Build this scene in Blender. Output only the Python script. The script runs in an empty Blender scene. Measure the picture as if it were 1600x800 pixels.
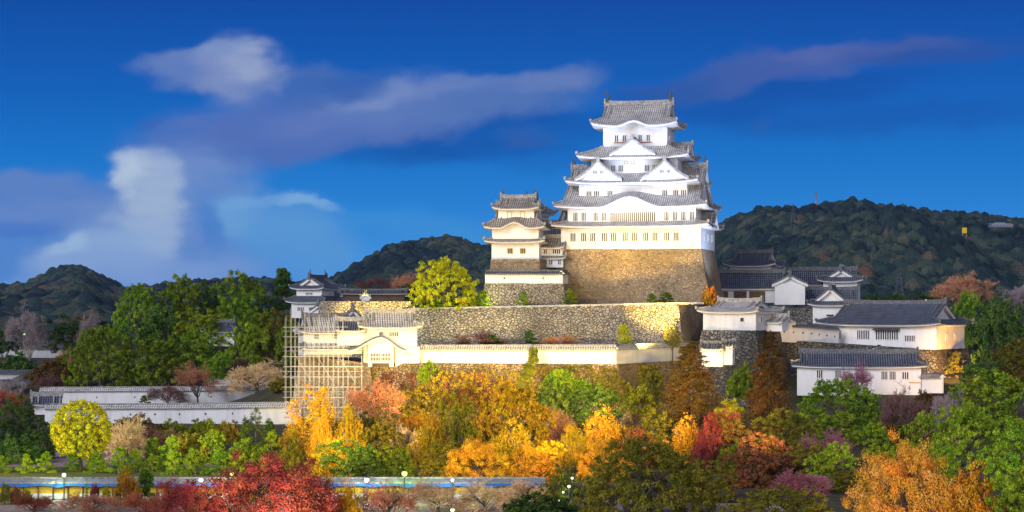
import bpy, math, random
import numpy as np
from mathutils import Vector, Matrix
S = bpy.context.scene
COL = S.collection
R = math.radians
F, HY, ZC = 3200.0, 470.0, 21.0          # focal length in px of the 1600 px frame, eye line, eye height (m)

def lin(r, g, b):
    return tuple((c/255/12.92 if c/255 <= .04045 else ((c/255+.055)/1.055)**2.4) for c in (r, g, b))

def at(px, py, Y):
    return Vector(((px-800)*Y/F, Y, ZC-(py-HY)*Y/F))

# ------------------------------------------------------------------ camera
cam_d = bpy.data.cameras.new('camera'); cam = bpy.data.objects.new('camera', cam_d); COL.objects.link(cam)
cam.location = (0, 0, ZC); cam.rotation_euler = (R(90), 0, 0)
cam_d.sensor_width = 36; cam_d.lens = 72; cam_d.shift_y = 70/1600
cam_d.clip_start = 1; cam_d.clip_end = 12000
S.camera = cam
# ------------------------------------------------------------------ exposure
S.view_settings.view_transform = 'Standard'; S.view_settings.look = 'None'
S.view_settings.exposure = 0.62; S.view_settings.gamma = 1.0; S.view_settings.use_curve_mapping = False
cy = S.cycles if hasattr(S, 'cycles') else None
S.render.engine = 'CYCLES'
S.cycles.use_denoising = True
S.cycles.max_bounces = 5; S.cycles.diffuse_bounces = 3; S.cycles.glossy_bounces = 2
S.cycles.transmission_bounces = 2; S.cycles.transparent_max_bounces = 4
S.cycles.sample_clamp_indirect = 4.0
S.cycles.use_adaptive_sampling = False
# ------------------------------------------------------------------ dusk sky
W = bpy.data.worlds.new('World'); S.world = W; W.use_nodes = True
nt = W.node_tree; N, L = nt.nodes, nt.links
N.clear()
def wn(t, **k):
    n = N.new(t)
    for a, v in k.items(): setattr(n, a, v)
    return n
def wmath(op, a, b=None, clamp=False):
    n = wn('ShaderNodeMath', operation=op); n.use_clamp = clamp
    for i, v in enumerate((a, b)):
        if v is None: continue
        if isinstance(v, (int, float)): n.inputs[i].default_value = v
        else: L.new(v, n.inputs[i])
    return n.outputs[0]
tc = wn('ShaderNodeTexCoord'); sx = wn('ShaderNodeSeparateXYZ'); L.new(tc.outputs['Generated'], sx.inputs[0])
ay = wmath('MAXIMUM', wmath('ABSOLUTE', sx.outputs[1]), .05)
uu = wmath('DIVIDE', sx.outputs[0], ay); vv = wmath('DIVIDE', sx.outputs[2], ay)   # tangents of bearing and height
ramp = wn('ShaderNodeValToRGB'); L.new(wmath('MULTIPLY', sx.outputs[2], 2.0, True), ramp.inputs[0])
cr = ramp.color_ramp
stops = [(0.0, (84, 156, 228)), (.045, (58, 143, 221)), (.09, (30, 128, 212)), (.14, (6, 114, 201)), (.20, (0, 94, 186)),
         (.29, (0, 72, 163)), (.6, (0, 52, 138)), (1.0, (0, 38, 110))]
while len(cr.elements) < len(stops): cr.elements.new(.5)
for e, (p, c) in zip(cr.elements, stops): e.position = p; e.color = lin(*c)+(1,)
comb = wn('ShaderNodeCombineXYZ'); L.new(uu, comb.inputs[0]); L.new(vv, comb.inputs[1])
# wind-smeared domain warp
mp = wn('ShaderNodeMapping'); mp.inputs['Scale'].default_value = (22, 40, 1); mp.inputs['Rotation'].default_value = (0, 0, R(-8))
L.new(comb.outputs[0], mp.inputs[0])
nz = wn('ShaderNodeTexNoise'); nz.inputs['Scale'].default_value = 1.0; nz.inputs['Detail'].default_value = 5; nz.inputs['Roughness'].default_value = .5
L.new(mp.outputs[0], nz.inputs['Vector'])
sub = wn('ShaderNodeVectorMath', operation='SUBTRACT'); sub.inputs[1].default_value = (.5, .5, .5); L.new(nz.outputs['Color'], sub.inputs[0])
mul = wn('ShaderNodeVectorMath', operation='MULTIPLY'); mul.inputs[1].default_value = (.030, .019, 0); L.new(sub.outputs[0], mul.inputs[0])
add0 = wn('ShaderNodeVectorMath', operation='ADD'); L.new(comb.outputs[0], add0.inputs[0]); L.new(mul.outputs[0], add0.inputs[1])
mp3 = wn('ShaderNodeMapping'); mp3.inputs['Scale'].default_value = (70, 110, 1); mp3.inputs['Rotation'].default_value = (0, 0, R(-9)); L.new(comb.outputs[0], mp3.inputs[0])
nz3 = wn('ShaderNodeTexNoise'); nz3.inputs['Scale'].default_value = 1.0; nz3.inputs['Detail'].default_value = 4; L.new(mp3.outputs[0], nz3.inputs['Vector'])
sub3 = wn('ShaderNodeVectorMath', operation='SUBTRACT'); sub3.inputs[1].default_value = (.5, .5, .5); L.new(nz3.outputs['Color'], sub3.inputs[0])
mul3 = wn('ShaderNodeVectorMath', operation='MULTIPLY'); mul3.inputs[1].default_value = (.014, .008, 0); L.new(sub3.outputs[0], mul3.inputs[0])
add = wn('ShaderNodeVectorMath', operation='ADD'); L.new(add0.outputs[0], add.inputs[0]); L.new(mul3.outputs[0], add.inputs[1])
# streak noise that modulates density
mp2 = wn('ShaderNodeMapping'); mp2.inputs['Scale'].default_value = (20, 95, 1); mp2.inputs['Rotation'].default_value = (0, 0, R(-9)); L.new(comb.outputs[0], mp2.inputs[0])
nz2 = wn('ShaderNodeTexNoise'); nz2.inputs['Scale'].default_value = 1.0; nz2.inputs['Detail'].default_value = 3.0; L.new(mp2.outputs[0], nz2.inputs['Vector'])
dens = wn('ShaderNodeMapRange'); dens.inputs['From Min'].default_value = .25; dens.inputs['From Max'].default_value = .7
dens.inputs['To Min'].default_value = .58; dens.inputs['To Max'].default_value = 1.12; L.new(nz2.outputs['Fac'], dens.inputs['Value'])
CLOUDS = [  # bearing, height, half sizes (all in 1/3200 of a tangent), tilt, colour, density, core
 (1200,152,300,36,-7,(0,72,163),.75,.2), (740,208,260,46,-5,(0,74,164),.85,.25), (1380,186,330,32,-3,(0,80,172),.6,.2), (860,240,160,30,0,(0,88,180),.5,.2),
 (80,420,330,95,0,(88,130,204),.95,.35), (330,430,300,60,0,(84,138,214),.8,.2),
 (60,318,170,62,0,(92,122,194),.95,.35), (100,352,200,62,4,(106,130,198),.95,.35), (30,398,200,50,0,(82,128,204),.9,.3), (25,352,90,18,0,(52,108,198),.6,.2), (60,282,110,22,3,(96,122,196),.7,.2),
 (335,214,160,60,-6,(88,110,186),.95,.35), (450,200,165,54,-10,(84,106,182),.97,.35), (600,168,150,54,-8,(96,114,184),.95,.35),
 (540,192,150,40,-8,(100,116,186),.85,.25), (700,164,170,46,-8,(96,116,184),.92,.3), (800,152,160,40,-8,(84,110,180),.85,.25), (860,124,95,26,-8,(114,124,184),.8,.2),
 (590,148,90,26,-12,(136,144,198),.75,.15), (520,216,180,20,-8,(76,100,178),.55,.2), (690,140,120,18,-9,(118,130,192),.5,.1),
 (298,108,95,32,-3,(110,124,188),.93,.35), (475,128,115,40,4,(72,102,178),.92,.3), (375,112,78,56,0,(132,138,192),.95,.35), (385,96,48,42,0,(168,166,204),.8,.1), (345,78,40,24,-10,(140,148,198),.7,.1), (550,134,80,24,6,(44,88,172),.6,.15),
 (235,190,44,16,-10,(50,88,176),.5,.1), (1190,190,26,12,-20,(44,88,170),.4,.1), (820,213,56,15,0,(60,92,168),.5,.1),
 (300,310,120,90,0,(118,136,198),.95,.35), (255,372,160,84,0,(122,142,202),.95,.3), (165,398,160,56,-15,(136,152,206),.9,.2), (345,360,90,95,8,(92,128,200),.75,.25),
 (228,288,60,62,0,(168,172,210),.93,.4), (236,345,60,68,0,(172,176,212),.88,.2), (205,258,36,34,0,(196,194,222),.8,.1), (190,285,24,26,0,(184,186,218),.8,.2), (215,392,70,40,0,(158,168,212),.6,.1), (150,392,130,40,-14,(150,166,214),.8,.15), (110,382,36,16,-18,(172,184,222),.7,.1), (250,418,180,34,0,(132,152,210),.75,.2), (60,285,130,26,3,(100,126,194),.75,.25), (40,434,110,16,-6,(120,152,212),.4,.1),
 (430,340,120,46,6,(96,146,212),.9,.35), (455,378,120,54,14,(92,146,212),.9,.3), (375,335,46,48,24,(112,154,214),.85,.3), (335,350,26,60,-22,(60,116,200),.7,.1), (482,316,60,9,9,(140,172,222),.85,.2), (640,352,190,34,8,(60,140,215),.65,.15), (400,309,80,11,-2,(118,158,216),.75,.15),
 (1250,98,200,32,-8,(76,92,168),.9,.3), (1130,120,150,28,-9,(64,88,166),.85,.25), (1300,80,90,20,-9,(94,100,170),.75,.15), (1460,80,180,28,-2,(46,78,160),.8,.25), (1040,142,100,26,-10,(36,82,164),.65,.2), (1420,72,120,14,-3,(74,92,166),.6,.1),
]
cur = ramp.outputs[0]
for (u, v, ru, rv, rot, c, a, core) in CLOUDS:
    m = wn('ShaderNodeMapping', vector_type='TEXTURE')
    m.inputs['Location'].default_value = ((u-800)/F, (HY-v)/F, 0); m.inputs['Rotation'].default_value = (0, 0, R(-rot))
    m.inputs['Scale'].default_value = (ru*1.25/F, rv*1.25/F, 1); L.new(add.outputs[0], m.inputs[0])
    ln = wn('ShaderNodeVectorMath', operation='LENGTH'); L.new(m.outputs[0], ln.inputs[0])
    mr = wn('ShaderNodeMapRange', interpolation_type='SMOOTHERSTEP'); mr.inputs['From Min'].default_value = 1.0; mr.inputs['From Max'].default_value = core
    mr.inputs['To Min'].default_value = 0; mr.inputs['To Max'].default_value = a; L.new(ln.outputs['Value'], mr.inputs['Value'])
    fac = wmath('MULTIPLY', mr.outputs[0], dens.outputs[0], True)
    mx = wn('ShaderNodeMix', data_type='RGBA'); L.new(fac, mx.inputs[0]); L.new(cur, mx.inputs[6]); mx.inputs[7].default_value = lin(c[0]*.93, c[1]*1.03, c[2])+(1,)
    cur = mx.outputs[2]
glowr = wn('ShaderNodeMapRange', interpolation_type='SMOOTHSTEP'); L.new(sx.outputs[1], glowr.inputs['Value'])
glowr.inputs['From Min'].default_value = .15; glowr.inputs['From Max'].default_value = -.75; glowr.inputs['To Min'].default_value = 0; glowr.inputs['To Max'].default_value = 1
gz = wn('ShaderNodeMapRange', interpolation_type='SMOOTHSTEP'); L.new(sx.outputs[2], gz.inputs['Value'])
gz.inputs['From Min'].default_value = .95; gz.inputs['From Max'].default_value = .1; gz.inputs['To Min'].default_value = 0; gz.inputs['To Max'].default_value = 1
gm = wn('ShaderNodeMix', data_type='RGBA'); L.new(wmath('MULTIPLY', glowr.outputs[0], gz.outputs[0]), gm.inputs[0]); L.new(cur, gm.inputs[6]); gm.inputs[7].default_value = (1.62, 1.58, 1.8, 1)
cur = gm.outputs[2]                                              # added dusk glow, a broad fill from the unseen sky behind the viewer
sky = wn('ShaderNodeTexSky', sky_type='NISHITA'); sky.sun_disc = False; sky.sun_elevation = R(4); sky.sun_rotation = R(215)
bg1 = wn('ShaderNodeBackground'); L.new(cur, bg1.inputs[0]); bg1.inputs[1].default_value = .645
bg2 = wn('ShaderNodeBackground'); L.new(sky.outputs[0], bg2.inputs[0]); bg2.inputs[1].default_value = .0015
sm_ = wn('ShaderNodeAddShader'); L.new(bg1.outputs[0], sm_.inputs[0]); L.new(bg2.outputs[0], sm_.inputs[1])
wo = wn('ShaderNodeOutputWorld'); L.new(sm_.outputs[0], wo.inputs[0])
# ------------------------------------------------------------------ afterglow (one soft sun)
sd = bpy.data.lights.new('sun', 'SUN'); so = bpy.data.objects.new('sun', sd); COL.objects.link(so)
sd.energy = 1.75; sd.angle = R(26); sd.color = (.95, .95, 1.0)
so.rotation_euler = Vector((.60, .72, -.46)).to_track_quat('-Z', 'Y').to_euler()

# ------------------------------------------------------------------ floodlights of the castle
def spot(loc, target, power, color, ang, blend=.6, rad=.4):
    d = bpy.data.lights.new('floodlight', 'SPOT'); o = bpy.data.objects.new('floodlight', d); COL.objects.link(o)
    o.location = loc; o.rotation_euler = (Vector(target)-Vector(loc)).to_track_quat('-Z', 'Y').to_euler()
    d.energy = power; d.color = color; d.spot_size = R(ang); d.spot_blend = blend; d.shadow_soft_size = rad
    return o
WARM, AMBER, COOL = (1.0, .60, .17), (1.0, .74, .17), (.50, .64, 1.0)
K = 1000.0
# keep: warm from low ground in front, cool on the upper storeys
for x in (-2, 22, 44):
    spot((x, 300, 4.6), at(985 if x > 0 else 940, 378, 398), 215*K, (1, .64, .12), 12, .8)
for x, tx, ty in ((6, 985, 290), (30, 960, 262), (20, 1000, 212), (48, 1060, 285), (10, 930, 280)):
    spot((x, 303, 5), at(tx, ty, 398), 112*K, COOL, 10, .9)
for px, ty, tx in ((905, 285, 935), (960, 210, 985), (1020, 260, 1000), (1078, 250, 1050)):
    spot(at(px, 470, 373.5), at(tx, ty-20, 399), 27*K, COOL, 38, .8, .3)
spot(at(1165, 462, 388), at(1112, 335, 402), 14*K, COOL, 70, .8, .3)
spot((4, 300, 4.6), at(805, 370, 400), 150*K, WARM, 10, .8)
# white wall and its stone slope
for x in (-17, -6, 5, 15):
    spot((x, 322, 5.5), (x*1.02, 351, 8.5), 15*K, WARM, 100, .8)
# gate tower on the corner and scaffold
for px in (490, 545, 610):
    spot(at(px, 600, 325), at(px+5, 545, 352), 4.2*K, (1, .74, .36), 75, .8)
# autumn wood, from the garden side
for px in (480, 570, 660, 750, 840, 930):
    p = at(px, 735, 224)
    spot((p.x, 224, 4.5), (p.x*1.2+1, 290, 8), 8*K, AMBER, 70, .7)
for x, px, py, w in ((-52, 520, 640, 14), (-22, 640, 640, 14), (8, 790, 625, 14), (20, 930, 625, 14), (30, 1060, 640, 12)):
    spot((x, 186, 11), at(px, py-8, 325), 520*K, AMBER, w+2, .8)
for px in (60, 180, 300, 410):
    p = at(px, 735, 228)
    spot((p.x, 222, 4.0), (p.x*1.1, 262, 3.0), 11*K, (.95, .9, .35), 95, .8)
spot((-66, 236, 2.0), at(120, 680, 255), 14*K, (1.0, .85, .25), 80, .8)
spot(at(430, 700, 332), at(415, 648, 350), 3*K, WARM, 90, .9)
# terrace: tree and stone
spot((-30, 372, 21.0), at(692, 450, 386), 6*K, (.95, 1.0, .3), 90, .8)
spot((-4, 384, 20.8), at(755, 462, 388), 1*K, (.95, 1.0, .4), 110, .8)
spot(at(1000, 545, 350), at(1030, 480, 372), 80*K, AMBER, 36, .6)
spot(at(560, 505, 385), at(600, 480, 404), 70*K, AMBER, 62, .6)
# turrets on the east side
spot(at(1078, 565, 334), at(1130, 500, 366), 11*K, (1, .68, .3), 38, .5)
spot(at(1490, 588, 366), at(1488, 526, 388), 20*K, (1, .5, .13), 75, .7)
spot(at(1240, 560, 362), at(1235, 522, 380), 4*K, WARM, 80, .7)
spot(at(1480, 610, 340), at(1462, 600, 356), 6*K, (1, .58, .25), 80, .7)
spot(at(1060, 700, 280), at(1080, 620, 318), 26*K, (1, .6, .2), 75, .9)
spot(at(1190, 700, 285), at(1200, 610, 328), 12*K, (1, .6, .2), 75, .9)
spot((27, 158, 2.5), at(1415, 745, 190), 26*K, (1, .76, .36), 46, .9)
spot(at(1560, 800, 190), at(1530, 690, 275), 34*K, (1, .9, .45), 60, .9)
spot(at(1290, 820, 190), at(1290, 690, 275), 22*K, (1, .75, .35), 60, .9)
spot(at(430, 815, 176), at(430, 760, 192), 13*K, (1, .62, .4), 110, .9)

# ------------------------------------------------------------------ mesh helpers
class MB:
    def __init__(s): s.v = []; s.f = []; s.m = []; s.uv = []; s.sm = []; s.xf = Matrix.Identity(4)
    def vert(s, p): s.v.append(tuple(s.xf @ Vector(p))); return len(s.v)-1
    def face(s, idx, mat=0, uv=None, smooth=False):
        s.f.append(tuple(idx)); s.m.append(mat); s.sm.append(smooth)
        s.uv.extend(uv if uv else [(0, 0)]*len(idx))
    def poly(s, pts, mat=0, uv=None, smooth=False): s.face([s.vert(p) for p in pts], mat, uv, smooth)
    def box(s, x0, x1, y0, y1, z0, z1, mat=0):
        i = [s.vert(p) for p in ((x0,y0,z0),(x1,y0,z0),(x1,y1,z0),(x0,y1,z0),(x0,y0,z1),(x1,y0,z1),(x1,y1,z1),(x0,y1,z1))]
        for f in ((0,3,2,1),(4,5,6,7),(0,1,5,4),(1,2,6,5),(2,3,7,6),(3,0,4,7)):
            q = [i[k] for k in f]; s.face(q, mat)
    def grid(s, pts, uvs=None, mat=0, smooth=True, flip=False):
        nr, nc = len(pts), len(pts[0]); ids = [[s.vert(p) for p in r] for r in pts]
        for a in range(nr-1):
            for b in range(nc-1):
                q = [(a,b),(a,b+1),(a+1,b+1),(a+1,b)]
                if flip: q = q[::-1]
                s.face([ids[i][j] for i, j in q], mat, [uvs[i][j] for i, j in q] if uvs else None, smooth)
    def tube(s, path, r, n=6, mat=0, smooth=True, cap=True):
        path = [Vector(p) for p in path]; rings = []
        rr = r if isinstance(r, (list, tuple)) else [r]*len(path)
        for i, p in enumerate(path):
            d = (path[min(i+1, len(path)-1)]-path[max(i-1, 0)])
            d = d.normalized() if d.length > 1e-9 else Vector((0,0,1))
            a = d.cross(Vector((0,0,1)) if abs(d.z) < .9 else Vector((1,0,0))).normalized(); b = d.cross(a)
            rings.append([s.vert(p+(a*math.cos(2*math.pi*k/n)+b*math.sin(2*math.pi*k/n))*rr[i]) for k in range(n)])
        for i in range(len(rings)-1):
            for k in range(n): s.face((rings[i][k], rings[i][(k+1)%n], rings[i+1][(k+1)%n], rings[i+1][k]), mat, None, smooth)
        if cap: s.face(rings[0], mat); s.face(rings[-1][::-1], mat)
    def build(s, name, mats, parent=None):
        me = bpy.data.meshes.new(name); me.from_pydata(s.v, [], s.f)
        for m in (mats if isinstance(mats, (list, tuple)) else [mats]): me.materials.append(m)
        me.polygons.foreach_set('material_index', s.m); me.polygons.foreach_set('use_smooth', s.sm)
        uvl = me.uv_layers.new(name='UVMap'); uvl.data.foreach_set('uv', np.array(s.uv, dtype=np.float32).ravel())
        me.update(); o = bpy.data.objects.new(name, me); COL.objects.link(o)
        if parent: o.parent = parent
        return o

def np_mesh(name, verts, nper, mats, attrs=None, smooth=False):
    """verts (n*nper,3): n separate faces of nper corners each"""
    me = bpy.data.meshes.new(name); nv = len(verts); nf = nv//nper
    me.vertices.add(nv); me.vertices.foreach_set('co', np.ascontiguousarray(verts, dtype=np.float32).ravel())
    me.loops.add(nv); me.loops.foreach_set('vertex_index', np.arange(nv, dtype=np.int32))
    me.polygons.add(nf); me.polygons.foreach_set('loop_start', np.arange(0, nv, nper, dtype=np.int32))
    me.polygons.foreach_set('use_smooth', np.full(nf, smooth))
    for k, a in (attrs or {}).items():
        at_ = me.attributes.new(k, 'FLOAT', 'FACE'); at_.data.foreach_set('value', a.astype(np.float32))
    for m in mats: me.materials.append(m)
    me.update(calc_edges=True)
    return me

def empty(name, loc, rz=0.0):
    o = bpy.data.objects.new(name, None); COL.objects.link(o); o.empty_display_size = .3
    o.location = loc; o.rotation_euler = (0, 0, rz); return o
def tag(o, label=None, cat=None, group=None, kind=None):
    for k, v in (('label', label), ('category', cat), ('group', group), ('kind', kind)):
        if v: o[k] = v
    return o
def thing(name, label, cat, loc, rz=0.0, group=None): return tag(empty(name, loc, rz), label, cat, group)
def child(name, mesh, parent, loc=(0,0,0), rz=0.0, scale=(1,1,1)):
    o = bpy.data.objects.new(name, mesh); COL.objects.link(o); o.parent = parent
    o.location = loc; o.rotation_euler = (0, 0, rz); o.scale = scale; return o

# ------------------------------------------------------------------ materials
def mat(name, rough=.8):
    m = bpy.data.materials.new(name); m.use_nodes = True
    b = m.node_tree.nodes['Principled BSDF']; b.inputs['Roughness'].default_value = rough
    b.inputs['Specular IOR Level'].default_value = .25
    return m, m.node_tree.nodes, m.node_tree.links, b
def noise(n, l, scale, detail=4, vec=None, rough=.55):
    t = n.new('ShaderNodeTexNoise'); t.inputs['Scale'].default_value = scale; t.inputs['Detail'].default_value = detail; t.inputs['Roughness'].default_value = rough
    if vec: l.new(vec, t.inputs['Vector'])
    return t
def ramp_(n, l, fac, stops):
    r = n.new('ShaderNodeValToRGB'); l.new(fac, r.inputs[0]); e = r.color_ramp.elements
    while len(e) < len(stops): e.new(.5)
    for q, (p, c) in zip(e, stops): q.position = p; q.color = tuple(c)+(1,)
    return r.outputs[0]
def mix_(n, l, fac, a, b, blend='MIX'):
    x = n.new('ShaderNodeMix'); x.data_type = 'RGBA'; x.blend_type = blend
    for s_, v in ((0, fac), (6, a), (7, b)):
        if isinstance(v, (int, float)): x.inputs[s_].default_value = v
        elif isinstance(v, tuple): x.inputs[s_].default_value = v+(1,)
        else: l.new(v, x.inputs[s_])
    return x.outputs[2]
def plain(name, c1, c2=None, scale=2.0, rough=.8, bump=0.0):
    m, n, l, b = mat(name, rough); g = n.new('ShaderNodeNewGeometry')
    c2 = c2 or tuple(x*.75 for x in c1)
    t = noise(n, l, scale, 5, g.outputs['Position'])
    l.new(ramp_(n, l, t.outputs['Fac'], [(.35, c2), (.65, c1)]), b.inputs['Base Color'])
    if bump:
        bp = n.new('ShaderNodeBump'); bp.inputs['Distance'].default_value = bump; l.new(t.outputs['Fac'], bp.inputs['Height']); l.new(bp.outputs[0], b.inputs['Normal'])
    return m
def plaster(name, c, streak=.12):
    m, n, l, b = mat(name, .75); g = n.new('ShaderNodeNewGeometry')
    mp = n.new('ShaderNodeMapping'); mp.inputs['Scale'].default_value = (.9, .9, .14); l.new(g.outputs['Position'], mp.inputs[0])
    t = noise(n, l, 1.2, 5, mp.outputs[0], .65); t2 = noise(n, l, .12, 3, g.outputs['Position'])
    a = ramp_(n, l, t.outputs['Fac'], [(.3, tuple(x*(1-streak*1.6) for x in c)), (.55, c)])
    l.new(mix_(n, l, t2.outputs['Fac'], a, tuple(x*(1-streak) for x in c)), b.inputs['Base Color'])
    return m
def tile(name, pan, cap, joint):
    """rows of round tiles running down the slope: u along the eave in m, v up the slope in m"""
    m, n, l, b = mat(name, .6); uvn = n.new('ShaderNodeUVMap'); sp = n.new('ShaderNodeSeparateXYZ'); l.new(uvn.outputs[0], sp.inputs[0])
    def mm(op, a, c=None, clamp=False):
        x = n.new('ShaderNodeMath'); x.operation = op; x.use_clamp = clamp
        for i, v in enumerate((a, c)):
            if v is None: continue
            if isinstance(v, (int, float)): x.inputs[i].default_value = v
            else: l.new(v, x.inputs[i])
        return x.outputs[0]
    u = mm('PINGPONG', mm('DIVIDE', sp.outputs[0], .42), .5)           # 0 pan .. .5 cap
    v = mm('FRACT', mm('DIVIDE', sp.outputs[1], .62))
    row = n.new('ShaderNodeMapRange'); row.inputs['From Min'].default_value = .12; row.inputs['From Max'].default_value = .34; l.new(u, row.inputs['Value'])
    base = mix_(n, l, row.outputs[0], pan, cap)
    j = mm('LESS_THAN', v, .30); jj = mm('MULTIPLY', j, mm('GREATER_THAN', u, .17))
    g = n.new('ShaderNodeNewGeometry'); t = noise(n, l, .55, 5, g.outputs['Position'], .7); t2 = noise(n, l, 3.0, 3, g.outputs['Position'])
    base = mix_(n, l, jj, base, joint)
    wear = ramp_(n, l, t.outputs['Fac'], [(.32, (.62, .6, .58)), (.6, (1.05, 1.05, 1.05))])
    base = mix_(n, l, 1.0, base, wear, 'MULTIPLY')
    wear2 = ramp_(n, l, t2.outputs['Fac'], [(.3, (.8, .8, .8)), (.7, (1.1, 1.1, 1.1))])
    l.new(mix_(n, l, 1.0, base, wear2, 'MULTIPLY'), b.inputs['Base Color'])
    bp = n.new('ShaderNodeBump'); bp.inputs['Distance'].default_value = .12; bp.inputs['Strength'].default_value = .9
    l.new(row.outputs[0], bp.inputs['Height']); l.new(bp.outputs[0], b.inputs['Normal'])
    return m
def stone(name, cols, joint, size=.95, bump=.35, moss=None):
    m, n, l, b = mat(name, .9); g = n.new('ShaderNodeNewGeometry')
    mp = n.new('ShaderNodeMapping'); mp.inputs['Scale'].default_value = (1, 1, 1.35); l.new(g.outputs['Position'], mp.inputs[0])
    wob = noise(n, l, .9, 2, mp.outputs[0]); ad = n.new('ShaderNodeVectorMath'); ad.operation = 'MULTIPLY_ADD'
    l.new(wob.outputs['Color'], ad.inputs[0]); ad.inputs[1].default_value = (.5, .5, .5); l.new(mp.outputs[0], ad.inputs[2])
    v1 = n.new('ShaderNodeTexVoronoi'); v1.inputs['Scale'].default_value = 1/size; l.new(ad.outputs[0], v1.inputs['Vector'])
    v2 = n.new('ShaderNodeTexVoronoi'); v2.feature = 'DISTANCE_TO_EDGE'; v2.inputs['Scale'].default_value = 1/size; l.new(ad.outputs[0], v2.inputs['Vector'])
    sp = n.new('ShaderNodeSeparateColor'); l.new(v1.outputs['Color'], sp.inputs[0])
    k = len(cols)-1
    c = ramp_(n, l, sp.outputs[0], [(i/k, x) for i, x in enumerate(cols)])
    t = noise(n, l, 3.5, 5, g.outputs['Position'], .7)
    c = mix_(n, l, 1.0, c, ramp_(n, l, t.outputs['Fac'], [(.3, (.6,.58,.56)), (.7, (1.2,1.2,1.2))]), 'MULTIPLY')
    big = noise(n, l, .13, 4, g.outputs['Position'], .6)
    c = mix_(n, l, 1.0, c, ramp_(n, l, big.outputs['Fac'], [(.36, (.6,.58,.55)), (.62, (1.18,1.14,1.1))]), 'MULTIPLY')
    if moss:
        ms = noise(n, l, .22, 6, g.outputs['Position'], .7)
        f = n.new('ShaderNodeMapRange'); f.inputs['From Min'].default_value = .5; f.inputs['From Max'].default_value = .62; l.new(ms.outputs['Fac'], f.inputs['Value'])
        c = mix_(n, l, f.outputs[0], c, moss)
    e = n.new('ShaderNodeMapRange'); e.inputs['From Min'].default_value = .015; e.inputs['From Max'].default_value = .11; l.new(v2.outputs['Distance'], e.inputs['Value'])
    l.new(mix_(n, l, e.outputs[0], joint, c), b.inputs['Base Color'])
    hs = n.new('ShaderNodeMath'); hs.operation = 'ADD'; l.new(e.outputs[0], hs.inputs[0]); l.new(t.outputs['Fac'], hs.inputs[1])
    bp = n.new('ShaderNodeBump'); bp.inputs['Distance'].default_value = bump; bp.inputs['Strength'].default_value = 1; l.new(hs.outputs[0], bp.inputs['Height']); l.new(bp.outputs[0], b.inputs['Normal'])
    return m
def leaf(name, c1, c2, c3=None, trans=.38):
    m = bpy.data.materials.new(name); m.use_nodes = True; n, l = m.node_tree.nodes, m.node_tree.links; n.clear()
    a = n.new('ShaderNodeAttribute'); a.attribute_name = 'tint'; oi = n.new('ShaderNodeObjectInfo')
    st = [(0, c1), (1, c2)] if not c3 else [(0, c1), (.6, c2), (1, c3)]
    c = ramp_(n, l, a.outputs['Fac'], st)
    hs = n.new('ShaderNodeHueSaturation'); l.new(c, hs.inputs['Color'])
    for sock, lo, hi in (('Value', .78, 1.25), ('Hue', .488, .512)):
        r = n.new('ShaderNodeMapRange'); r.inputs['To Min'].default_value = lo; r.inputs['To Max'].default_value = hi
        l.new(oi.outputs['Random'], r.inputs['Value']); l.new(r.outputs[0], hs.inputs[sock])
    g = n.new('ShaderNodeNewGeometry'); nzz = noise(n, l, .32, 3, g.outputs['Position']); hs2 = n.new('ShaderNodeHueSaturation'); l.new(hs.outputs[0], hs2.inputs['Color'])
    for sock, ch, lo, hi in (('Hue', 'Fac', .475, .525), ('Value', 'Fac', 1.3, .8)):
        r = n.new('ShaderNodeMapRange'); r.inputs['From Min'].default_value = .3; r.inputs['From Max'].default_value = .7; r.inputs['To Min'].default_value = lo; r.inputs['To Max'].default_value = hi
        l.new(nzz.outputs[ch], r.inputs['Value']); l.new(r.outputs[0], hs2.inputs[sock])
    hs = hs2
    d = n.new('ShaderNodeBsdfDiffuse'); t = n.new('ShaderNodeBsdfTranslucent'); mx = n.new('ShaderNodeMixShader'); mx.inputs[0].default_value = trans
    l.new(hs.outputs[0], d.inputs[0]); l.new(hs.outputs[0], t.inputs[0]); l.new(d.outputs[0], mx.inputs[1]); l.new(t.outputs[0], mx.inputs[2])
    o = n.new('ShaderNodeOutputMaterial'); l.new(mx.outputs[0], o.inputs[0]); return m
def glow(name, c, s):
    m = bpy.data.materials.new(name); m.use_nodes = True; n, l = m.node_tree.nodes, m.node_tree.links; n.clear()
    e = n.new('ShaderNodeEmission'); e.inputs[0].default_value = tuple(c)+(1,); e.inputs[1].default_value = s
    o = n.new('ShaderNodeOutputMaterial'); l.new(e.outputs[0], o.inputs[0]); return m

WHITE = plaster('white_plaster', (.60, .60, .60), .14)
OLDWHITE = plaster('weathered_plaster', (.56, .565, .58), .24)
TILEP = tile('pale_tile', (.23, .225, .225), (.42, .41, .405), (.64, .63, .62))
TILED = tile('dark_tile', (.028, .034, .05), (.085, .098, .135), (.19, .205, .25))
TILEB = tile('brown_tile', (.12, .105, .095), (.30, .265, .23), (.44, .41, .37))
RIDGEP = plain('ridge_tile_pale', (.30, .295, .29), (.12, .12, .12), 3)
RIDGED = plain('ridge_tile_dark', (.13, .135, .15), (.05, .055, .06), 3)
DARK = plain('dark_recess', (.035, .033, .032)); BRONZE = plain('bronze', (.07, .075, .08), (.03, .03, .035), 4, .5)
WOOD = plain('aged_wood', (.12, .075, .045), (.06, .04, .028), 3); REDWOOD = plain('red_wood', (.22, .08, .05)); GILT = plain('gilt_frame', (.45, .33, .10), None, 3, .5)
SC = [(.23,.20,.165), (.38,.335,.275), (.30,.27,.235), (.43,.39,.32), (.34,.285,.225), (.39,.36,.31)]
STONE = stone('castle_stone', SC, (.115, .10, .08), .56, .22)
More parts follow.
